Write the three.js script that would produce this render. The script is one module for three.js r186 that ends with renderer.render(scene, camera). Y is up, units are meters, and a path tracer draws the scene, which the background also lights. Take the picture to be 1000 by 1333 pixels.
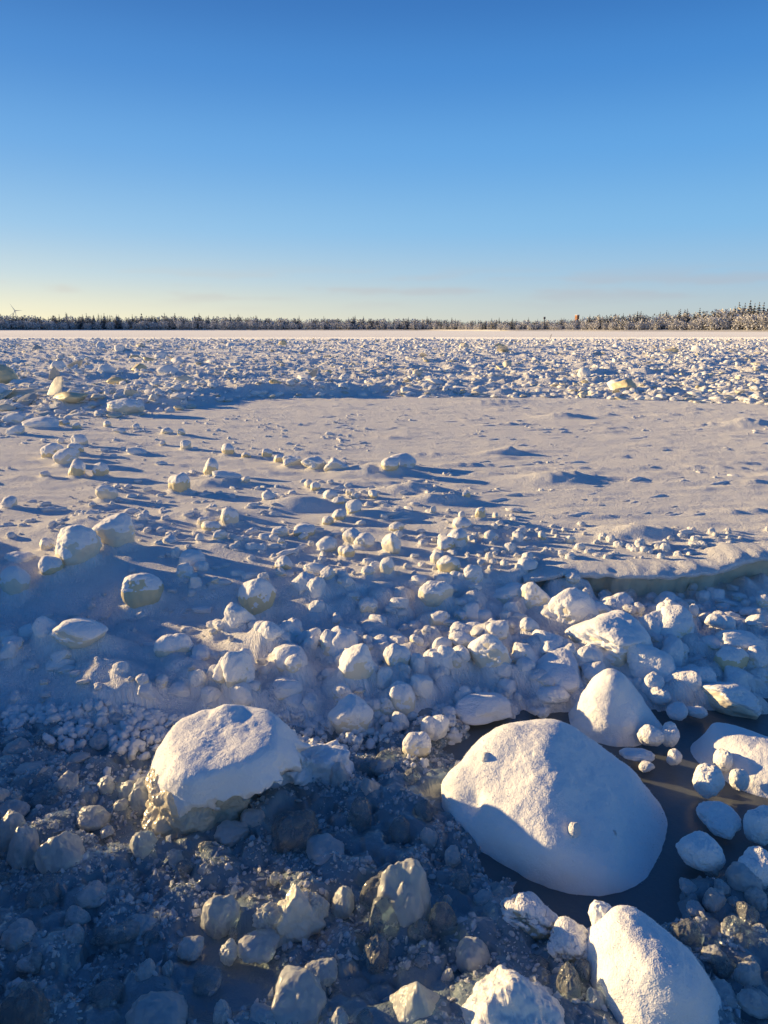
import * as THREE from 'three';
import { mergeGeometries, mergeVertices } from 'three/addons/utils/BufferGeometryUtils.js';
import { ImprovedNoise } from 'three/addons/math/ImprovedNoise.js';

// ------------------------------------------------------------------ camera, sky, sun, exposure
const scene = new THREE.Scene();
const EYE = 1.7;
const camera = new THREE.PerspectiveCamera(70, 768 / 1024, 0.05, 20000);
camera.position.set(0, EYE, 0);
camera.rotation.set(-THREE.MathUtils.degToRad(14.05), 0, 0);
const renderer = new THREE.WebGLRenderer({ antialias: true });
renderer.setSize(768, 1024);
renderer.toneMapping = THREE.LinearToneMapping;
const EXPOSURE = 1.8;
renderer.toneMappingExposure = EXPOSURE;
renderer.shadowMap.enabled = true;
renderer.shadowMap.type = THREE.PCFSoftShadowMap;

const SUN_EL = THREE.MathUtils.degToRad(10), SUN_SIDE = THREE.MathUtils.degToRad(24);
const sunDir = new THREE.Vector3(-Math.cos(SUN_SIDE) * Math.cos(SUN_EL), Math.sin(SUN_EL), -Math.sin(SUN_SIDE) * Math.cos(SUN_EL));
const sun = new THREE.DirectionalLight(new THREE.Color().setRGB(1.0, 0.705, 0.335), 5);
sun.position.copy(sunDir).multiplyScalar(60).add(new THREE.Vector3(0, 0, -8));
sun.target.position.set(0, 0, -8);
sun.castShadow = true;
sun.shadow.mapSize.set(4096, 4096);
Object.assign(sun.shadow.camera, { left: -22, right: 22, top: 22, bottom: -22, near: 1, far: 140 });
scene.add(sun, sun.target);

const PN = new ImprovedNoise();
const noise = (x, y, z) => PN.noise(x, y, z);
const clamp = (x, a = 0, b = 1) => Math.min(b, Math.max(a, x));
const ss = (a, b, x) => { const t = clamp((x - a) / (b - a)); return t * t * (3 - 2 * t); };
const mix = (a, b, t) => a + (b - a) * t;
function rng(seed) { let s = seed >>> 0; return () => { s = (s + 0x6D2B79F5) >>> 0; let t = Math.imul(s ^ (s >>> 15), 1 | s); t = (t + Math.imul(t ^ (t >>> 7), 61 | t)) ^ t; return ((t ^ (t >>> 14)) >>> 0) / 4294967296; }; }
function fbm(x, y, z, o) { let s = 0, a = 1; for (let i = 0; i < o; i++) { s += a * noise(x, y, z); x *= 2.03; y *= 2.03; z *= 2.03; a *= 0.5; } return s; }

{ // clear winter sky, warm towards the low sun, a few thin streaks of cloud near the horizon
  const W = 2048, Hh = 1024, data = new Float32Array(W * Hh * 4);
  const stops = [ // elevation in degrees, linear colour away from the sun
    [-90, .30, .34, .38], [-1, .43, .49, .52], [0, .46, .53, .56], [1.6, .42, .545, .63], [4, .305, .525, .745], [7, .205, .48, .80], [12, .12, .375, .765], [17, .065, .262, .65], [21, .042, .185, .52], [32, .022, .105, .34], [60, .012, .063, .23], [90, .010, .055, .20]];
  const sunAz = Math.atan2(sunDir.z, sunDir.x);
  for (let j = 0; j < Hh; j++) {
    const el = ((j + 0.5) / Hh - 0.5) * 180;
    let k = 0; while (k < stops.length - 2 && stops[k + 1][0] < el) k++;
    const t = ss(0, 1, clamp((el - stops[k][0]) / (stops[k + 1][0] - stops[k][0]))) * 0.35 + 0.65 * clamp((el - stops[k][0]) / (stops[k + 1][0] - stops[k][0]));
    for (let i = 0; i < W; i++) {
      const az = ((i + 0.5) / W - 0.5) * 2 * Math.PI;
      let da = Math.abs(az - sunAz); if (da > Math.PI) da = 2 * Math.PI - da;
      const side = Math.exp(-Math.pow(da / 1.05, 2)), low = Math.exp(-Math.max(0, el) / 4.2), mid = Math.exp(-Math.max(0, el) / 16);
      let c = [1, 2, 3].map((q) => mix(stops[k][q], stops[k + 1][q], t));
      c[0] += side * (0.95 * low + 0.06 * mid); c[1] += side * (0.62 * low + 0.07 * mid); c[2] += side * (0.02 * low + 0.05 * mid);
      if (el > 0 && el < 9) { // thin streaks
        const s = fbm(az * 7 + 3, el * 1.9, 1.7, 4) + 0.25 * noise(az * 2, el * 0.4, 9);
        const band = Math.exp(-Math.pow((el - 2.9) / 1.1, 2));
        const a = 0.5 * ss(0.05, 0.5, s) * band;
        const cc = [mix(.42, .82, side), mix(.46, .74, side), mix(.55, .58, side)];
        c = c.map((v, q) => mix(v, cc[q], a));
      }
      const o = (j * W + i) * 4;
      for (let q = 0; q < 3; q++) data[o + q] = c[q] / EXPOSURE;
      data[o + 3] = 1;
    }
  }
  const sky = new THREE.DataTexture(data, W, Hh, THREE.RGBAFormat, THREE.FloatType);
  sky.mapping = THREE.EquirectangularReflectionMapping;
  sky.magFilter = sky.minFilter = THREE.LinearFilter;
  sky.needsUpdate = true;
  scene.background = sky;
  scene.environment = sky;
}

// ------------------------------------------------------------------ materials
function grainTexture(size, octaves, seed, gamma = 1) { // tileable grain
  const d = new Uint8Array(size * size * 4), acc = new Float32Array(size * size);
  for (const [cells, amp] of octaves) {
    const r = rng(seed + cells), g = new Float32Array(cells * cells).map(() => r());
    for (let y = 0; y < size; y++) for (let x = 0; x < size; x++) {
      const fx = x / size * cells, fy = y / size * cells, ix = Math.floor(fx), iy = Math.floor(fy);
      const tx = ss(0, 1, fx - ix), ty = ss(0, 1, fy - iy), x1 = (ix + 1) % cells, y1 = (iy + 1) % cells;
      acc[y * size + x] += amp * mix(mix(g[iy * cells + ix], g[iy * cells + x1], tx), mix(g[y1 * cells + ix], g[y1 * cells + x1], tx), ty);
    }
  }
  let lo = Infinity, hi = -Infinity; for (const v of acc) { lo = Math.min(lo, v); hi = Math.max(hi, v); }
  for (let i = 0; i < acc.length; i++) { const v = 255 * Math.pow((acc[i] - lo) / (hi - lo), gamma); d[i * 4] = d[i * 4 + 1] = d[i * 4 + 2] = v; d[i * 4 + 3] = 255; }
  const t = new THREE.DataTexture(d, size, size);
  t.wrapS = t.wrapT = THREE.RepeatWrapping; t.magFilter = THREE.LinearFilter; t.minFilter = THREE.LinearMipmapLinearFilter; t.generateMipmaps = true; t.needsUpdate = true;
  return t;
}
const snowGrain = grainTexture(1024, [[24, 1.0], [64, .7], [150, .7], [330, .8], [512, .5]], 11); // one metre square
const iceGrain = grainTexture(512, [[10, 1.0], [28, .9], [80, .6], [200, .35]], 23);
const lin = (r, g, b) => new THREE.Color().setRGB(r, g, b);
const phys = (o) => new THREE.MeshPhysicalMaterial(o);
const M = {
  snow: phys({ color: lin(.84, .84, .835), roughness: .85, bumpMap: snowGrain, bumpScale: .022, sheen: 1, sheenColor: lin(1, 1, 1), sheenRoughness: .6, specularIntensity: .3 }),
  freshSnow: phys({ color: lin(.84, .84, .835), roughness: .85, bumpMap: snowGrain, bumpScale: .009, sheen: .35, sheenColor: lin(1, 1, 1), sheenRoughness: .6, specularIntensity: .3 }),
  lumpSnow: phys({ color: lin(.84, .84, .835), roughness: .85, bumpMap: snowGrain, bumpScale: .009, sheen: .35, sheenColor: lin(1, 1, 1), sheenRoughness: .6, specularIntensity: .3 }),
  iceYellow: phys({ color: lin(.68, .59, .38), roughness: .5, bumpMap: iceGrain, bumpScale: .006, specularIntensity: .5 }),
  iceCream: phys({ color: lin(.73, .68, .55), roughness: .55, bumpMap: iceGrain, bumpScale: .006, specularIntensity: .5 }),
  iceGrey: phys({ color: lin(.50, .50, .45), roughness: .45, bumpMap: iceGrain, bumpScale: .006 }),
  wetIce: phys({ color: lin(.84, .86, .86), roughness: .34, bumpMap: iceGrain, bumpScale: .010, transmission: .58, thickness: .06, ior: 1.31, attenuationColor: lin(.70, .79, .80), attenuationDistance: .07 }),
  wetIceDark: phys({ color: lin(.80, .83, .84), roughness: .2, bumpMap: iceGrain, bumpScale: .010, transmission: .84, thickness: .06, ior: 1.31, attenuationColor: lin(.58, .70, .73), attenuationDistance: .06 }),
  crumb: phys({ color: lin(.85, .88, .9), roughness: .12, transmission: .6, thickness: .01, ior: 1.31 }),
  slush: phys({ color: lin(.20, .25, .27), roughness: .3, bumpMap: iceGrain, bumpScale: .006, clearcoat: .8, clearcoatRoughness: .1 }),
  domeSnow: phys({ color: lin(.84, .84, .835), roughness: .85, bumpMap: snowGrain, bumpScale: .004, sheen: .35, sheenColor: lin(1, 1, 1), sheenRoughness: .6, specularIntensity: .3 }),
  farIce: phys({ color: lin(.84, .84, .835), roughness: .85, bumpMap: snowGrain, bumpScale: .014, sheen: .3, sheenColor: lin(1, 1, 1), sheenRoughness: .6 }),
  water: phys({ color: lin(.14, .155, .16), roughness: .28, ior: 1.33, bumpMap: iceGrain, bumpScale: .0012 }),
  frostCrumb: phys({ color: lin(.74, .75, .75), roughness: .4, transmission: .3, thickness: .01, ior: 1.31 }),
  shoreCrumb: phys({ color: lin(.72, .73, .73), roughness: .5 }),
  frost: phys({ color: lin(.9, .9, .9), roughness: .3, specularIntensity: .8 }),
  needles: phys({ color: lin(.06, .07, .062), roughness: .9 }),
  needlesFrost: phys({ color: lin(.52, .52, .52), roughness: .9 }),
  twigFrost: phys({ color: lin(.74, .73, .72), roughness: .9 }),
  bark: phys({ color: lin(.09, .075, .06), roughness: .9 }),
  turbine: phys({ color: lin(.5, .5, .5), roughness: .6 }),
  brick: phys({ color: lin(.40, .18, .085), roughness: .8 }),
  glass: phys({ color: lin(.05, .06, .08), roughness: .1 }),
  roofSnow: phys({ color: lin(.8, .8, .8), roughness: .9 }),
  mast: phys({ color: lin(.08, .08, .09), roughness: .7 }),
  stick: phys({ color: lin(.07, .055, .045), roughness: .9 }),
  land: phys({ color: lin(.6, .6, .6), roughness: .95 }),
};

// ------------------------------------------------------------------ helpers
const taken = new Map();
function numbered(n) { const k = taken.get(n) ?? 0; taken.set(n, k + 1); return k ? `${n}_${String(k).padStart(3, '0')}` : n; }
function shade(o) { o.traverse((m) => { if (m.isMesh) { m.castShadow = true; m.receiveShadow = true; } }); return o; }
function tag(o, label, category, group, kind) { o.userData.label = label; if (category) o.userData.category = category; if (group) o.userData.group = group; if (kind) o.userData.kind = kind; return o; }
function mesh(name, geo, mat, parent) { const m = new THREE.Mesh(geo, mat); m.name = parent === scene ? numbered(name) : name; parent.add(m); return shade(m); }
function structure(name, geo, mat, label) { const m = mesh(name, geo, mat, scene); tag(m, label, null, null, 'structure'); return m; }
function group(name) { const g = new THREE.Group(); g.name = numbered(name); scene.add(g); return g; }
function gridGeo(nx, ny, fn, uvScale = 1) { // fn(i, j) -> [x, y, z]
  const pos = new Float32Array(nx * ny * 3), uv = new Float32Array(nx * ny * 2), idx = new Uint32Array((nx - 1) * (ny - 1) * 6);
  for (let j = 0; j < ny; j++) for (let i = 0; i < nx; i++) {
    const o = j * nx + i, p = fn(i, j); pos.set(p, o * 3); uv[o * 2] = p[0] * uvScale + p[1] * .4; uv[o * 2 + 1] = p[2] * uvScale + p[1] * .7;
  }
  let q = 0;
  for (let j = 0; j < ny - 1; j++) for (let i = 0; i < nx - 1; i++) { const a = j * nx + i, b = a + 1, c = a + nx, d = c + 1; idx.set([a, b, c, b, d, c], q); q += 6; }
  const g = new THREE.BufferGeometry();
  g.setAttribute('position', new THREE.BufferAttribute(pos, 3)); g.setAttribute('uv', new THREE.BufferAttribute(uv, 2)); g.setIndex(new THREE.BufferAttribute(idx, 1));
  g.computeVertexNormals();
  return g;
}
const sphereCache = new Map();
function sphere(detail) { // welded unit icosphere
  if (!sphereCache.has(detail)) { const g = new THREE.IcosahedronGeometry(1, detail); g.deleteAttribute('uv'); g.deleteAttribute('normal'); sphereCache.set(detail, mergeVertices(g, 1e-5)); }
  return sphereCache.get(detail);
}
function shearUv(g, scale) { const p = g.attributes.position, uv = new Float32Array(p.count * 2); for (let i = 0; i < p.count; i++) { uv[i * 2] = (p.getX(i) + .31 * p.getY(i)) * scale; uv[i * 2 + 1] = (p.getZ(i) + .73 * p.getY(i)) * scale; } g.setAttribute('uv', new THREE.BufferAttribute(uv, 2)); return g; }
function boxUv(g, scale) { // texture laid on along the nearest axis, so that the grain is not drawn out anywhere
  const n = g.index ? g.toNonIndexed() : g, p = n.attributes.position, m = n.attributes.normal, uv = new Float32Array(p.count * 2);
  for (let t = 0; t < p.count; t += 3) {
    let nx = 0, ny = 0, nz = 0; for (let k = 0; k < 3; k++) { nx += m.getX(t + k); ny += m.getY(t + k); nz += m.getZ(t + k); }
    nx = Math.abs(nx); ny = Math.abs(ny); nz = Math.abs(nz);
    for (let k = 0; k < 3; k++) { const i = t + k, x = p.getX(i), y = p.getY(i), z = p.getZ(i); const [a, b] = ny >= nx && ny >= nz ? [x, z] : nx >= nz ? [z, y] : [x, y]; uv[i * 2] = a * scale; uv[i * 2 + 1] = b * scale; }
  }
  n.setAttribute('uv', new THREE.BufferAttribute(uv, 2)); return n;
}
function body(detail, fn, uvScale = 1) { // fn(dir, out) shapes the welded sphere
  const g = sphere(detail).clone(), p = g.attributes.position, d = new THREE.Vector3(), o = new THREE.Vector3();
  for (let i = 0; i < p.count; i++) { d.fromBufferAttribute(p, i).normalize(); fn(d, o); p.setXYZ(i, o.x, o.y, o.z); }
  g.computeVertexNormals();
  return shearUv(g, uvScale);
}
function randomPlanes(seed, n, lo, hi) { // spread facets of a rounded block
  const r = rng(seed), out = [];
  for (let k = 0; k < n; k++) { const y = 1 - 2 * (k + .5) / n, a = k * 2.399963 + r() * 1.1, s = Math.sqrt(1 - y * y); const v = new THREE.Vector3(Math.cos(a) * s, y + (r() - .5) * .35, Math.sin(a) * s).normalize(); out.push([v.x, v.y, v.z, lo + (hi - lo) * r()]); }
  return out;
}
function facetRadius(planes, p, d) { let s = 0; for (const q of planes) { const c = (d.x * q[0] + d.y * q[1] + d.z * q[2]) / q[3]; if (c > 0) s += Math.pow(c, p); } return Math.pow(s, -1 / p); }
function capOf(core, thick, thr, seed, freq, edge = .35) { // the layer of snow lying on a body: a shell over what faces up, its rim tucked in
  const p = core.attributes.position, n = core.attributes.normal, idx = core.index.array;
  const off = new Float32Array(p.count), pos = new Float32Array(p.count * 3);
  for (let i = 0; i < p.count; i++) {
    const x = p.getX(i), y = p.getY(i), z = p.getZ(i);
    const m = n.getY(i) + edge * fbm(x * freq + seed, y * freq, z * freq - seed, 3);
    const w = ss(thr - .22, thr + .35, m);
    off[i] = thick * (w * 1.3 - .3) * (1 + .25 * noise(x * freq * .6, z * freq * .6, seed));
    pos.set([x + n.getX(i) * off[i], y + n.getY(i) * off[i], z + n.getZ(i) * off[i]], i * 3);
  }
  const keep = [];
  for (let t = 0; t < idx.length; t += 3) if (off[idx[t]] > -thick * .28 || off[idx[t + 1]] > -thick * .28 || off[idx[t + 2]] > -thick * .28) keep.push(idx[t], idx[t + 1], idx[t + 2]);
  const map = new Int32Array(p.count).fill(-1), np = [], ni = [];
  for (const v of keep) { if (map[v] < 0) { map[v] = np.length / 3; np.push(pos[v * 3], pos[v * 3 + 1], pos[v * 3 + 2]); } ni.push(map[v]); }
  const g = new THREE.BufferGeometry();
  g.setAttribute('position', new THREE.Float32BufferAttribute(np, 3)); g.setIndex(ni); g.computeVertexNormals();
  return g;
}

// ------------------------------------------------------------------ the lie of the land (d is the distance out from the shore, z = -d)
const shoreOf = (x) => 3.35 + .28 * ss(.2, .6, x) + .05 * Math.sin(3.1 * x + 1);
function edgeOf(x) { return 5.0 + .05 * Math.sin(x * 2.3) + (x > 1.9 ? .28 * (x - 1.9) : 0); }
function lerpTable(tb, x) { if (x <= tb[0][0]) return tb[0][1]; for (let i = 1; i < tb.length; i++) if (x <= tb[i][0]) return mix(tb[i - 1][1], tb[i][1], (x - tb[i - 1][0]) / (tb[i][0] - tb[i - 1][0])); return tb[tb.length - 1][1]; }
const floeEnd = (x, d) => lerpTable([[-1.2, 12.5], [-.53, 13.6], [-.3, 15.3], [-.18, 18.6], [0, 19.4], [.3, 18.8], [.52, 16.8], [1, 15]], x / d) + .5 * noise(x * .8, 3.3, d * .3);
const mounds = [ // x, d, radius across, radius along, height
  [1.72, 10.2, .22, .16, .10], [1.45, 10.05, .25, .12, .05], [1.95, 8.3, .42, .24, .10], [2.15, 6.0, .42, .22, .075], [2.75, 5.75, .3, .2, .05], [-.1, 8.75, .42, .26, .13], [.3, 7.6, .4, .2, .12], [.55, 7.25, .3, .15, .09], [-.85, 7.0, .35, .18, .10], [-1.9, 8.1, .35, .2, .09], [-.45, 9.3, .5, .22, .06], [.05, 6.6, .4, .2, .08], [-1.6, 6.6, .4, .25, .06], [-2.5, 6.2, .6, .35, .10], [.75, 6.3, .4, .2, .05], [3.6, 14.5, .5, .25, .10], [6.6, 13.2, .5, .3, .14], [2.6, 17.3, .9, .35, .10], [-1.2, 5.6, .5, .25, .05], [-2.3, 5.3, .7, .3, .06],
  [-.95, 4.22, .22, .14, .09], [-.78, 4.02, .22, .12, .07], [-1.85, 3.95, .35, .14, .12], [-1.55, 3.66, .2, .12, .10], [-1.4, 3.5, .22, .12, .09], [-.6, 4.0, .3, .15, .06], [-1.1, 3.7, .2, .12, .06]];
function knobs(x, d) { // close set rounded lumps
  const S = .16, ix = Math.floor(x / S), id = Math.floor(d / S); let h = 0;
  for (let a = -1; a <= 1; a++) for (let b = -1; b <= 1; b++) {
    const cx = ix + a, cd = id + b, q = Math.sin(cx * 127.1 + cd * 311.7) * 43758.5453, f1 = q - Math.floor(q), q2 = Math.sin(cx * 269.5 + cd * 183.3) * 43758.5453, f2 = q2 - Math.floor(q2), f3 = (f1 * 7.3 + f2 * 3.1) % 1;
    if (f3 < .35) continue;
    const R = .05 + .06 * f3, px = (cx + f1) * S, pd = (cd + f2) * S, m = (x - px) ** 2 / (R * R) + (d - pd) ** 2 / (R * R * .8);
    if (m < 1) h = Math.max(h, R * (.55 + .5 * f1) * Math.pow(1 - m, .62));
  }
  return h * .8;
}
function macro(x, d) {
  let e = edgeOf(x); const w = mix(.6, .05, ss(.6, 1.1, x)); if (x > 1.0) e += .28 * ss(1.0, 1.2, x);
  let y = -mix(.16, .20, ss(.6, 1.2, x)) * (1 - ss(e - w, e, d));
  const b = shoreOf(x);
  y -= .10 * (1 - ss(b - .1, b + .5, d));
  return y;
}
function land(x, d) {
  let y = macro(x, d);
  const b = shoreOf(x), u = x / d;
  const dip = 1 - ss(b - .18, b - .05, d + .14 * noise(x * 2.6, 7, d * 2.6) + .07 * noise(x * 8, 7, d * 8) + .03 * noise(x * 22, 7, d * 22));
  // wind laid ripples and swells, drawn out along the wind
  const open = ss(5.2, 6.4, d);
  y += .013 * fbm(x * .5, 2.2, d * 1.4, 2) + open * .014 * fbm(x * 1.3 + 4, 1.1, d * 5.6, 3) + open * .075 * Math.max(0, noise(x * 1.1 + 3, 2.7, d * 4.5) - .28) * (1 + noise(x * 6, 1, d * 9)) + mix(.008, .004, open) * fbm(x * 4, 5.5, d * 6, 2);
  const patch = ss(-.15, .35, noise(x * .45 + 9, 4.4, d * .45));
  y += .020 * patch * Math.max(0, noise(x * 2.6, 8.8, d * 4.2) - .08) * ss(3.3, 3.8, d);
  for (const m of mounds) { const q = Math.hypot((x - m[0]) / m[2], (d - m[1]) / m[3]); if (q < 2.6) { const sharp = Math.exp(-q * q * 1.1); y += m[4] * sharp * (1 + .25 * noise(x * 7, 3, d * 7)); } }
  // the bank of heaped snow along the shore, off to the sunward side
  const bank = ss(-.60, -.80, u) * ss(7.6, 6.2, d) * ss(.9, 1.4, d);
  if (bank > 0) y += bank * (lerpTable([[2.0, .36], [2.5, .32], [2.85, .17], [3.3, .26], [4.2, .31], [5.2, .43], [6.2, .43]], d) + .16 * fbm(x * 1.1, 6.1, d * 1.1, 3) + .05 * fbm(x * 4, 6.1, d * 4, 2));
  // rounded heaps of snow below the floe
  const hz = ss(3.3, 3.6, d) * ss(5.0, 4.6, d) * mix(.35, 1, ss(-.9, -.2, x + .4 * (3.9 - d)));
  if (hz > .01) y += hz * knobs(x, d);
  if (x > 1.0 && d > 4.5 && d < 5.9) { const e = edgeOf(x) - .02; y += .15 * ss(-.05, .4, noise(x * 1.9, 4.2, 1) + .4 * noise(x * 6, 2, 1)) * Math.exp(-Math.pow((d - e) / .13, 2)) * ss(1.0, 1.2, x); }
  // jumbled drift ice beyond the floe
  const f = floeEnd(x, d), r = ss(f - .1, f + .6, d);
  if (r > 0) {
    const far = ss(128, 112, d + 14 * noise(x * .035, 1, 4));
    const n1 = 1 - Math.abs(noise(x * .5, 12.5, d * .75)) * 2, n2 = 1 - Math.abs(noise(x * 1.3, 2.5, d * 1.9)) * 2, n3 = noise(x * 3.3, 6.5, d * 4.3);
    const calm = ss(.12, -.18, noise(x * .12, 5.1, d * .42));
    y += r * far * (-.10 + mix(1, .25, calm) * (.13 * n1 + .12 * n2 * n2 + .07 * n3) + .16 * Math.max(0, noise(x * .16, 3.5, d * .3)) + .55 * Math.max(0, noise(x * .045 + 2, 7.7, d * .16) - .22));
  }
  return y - .22 * dip * (1 - clamp(bank * 3));
}
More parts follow.
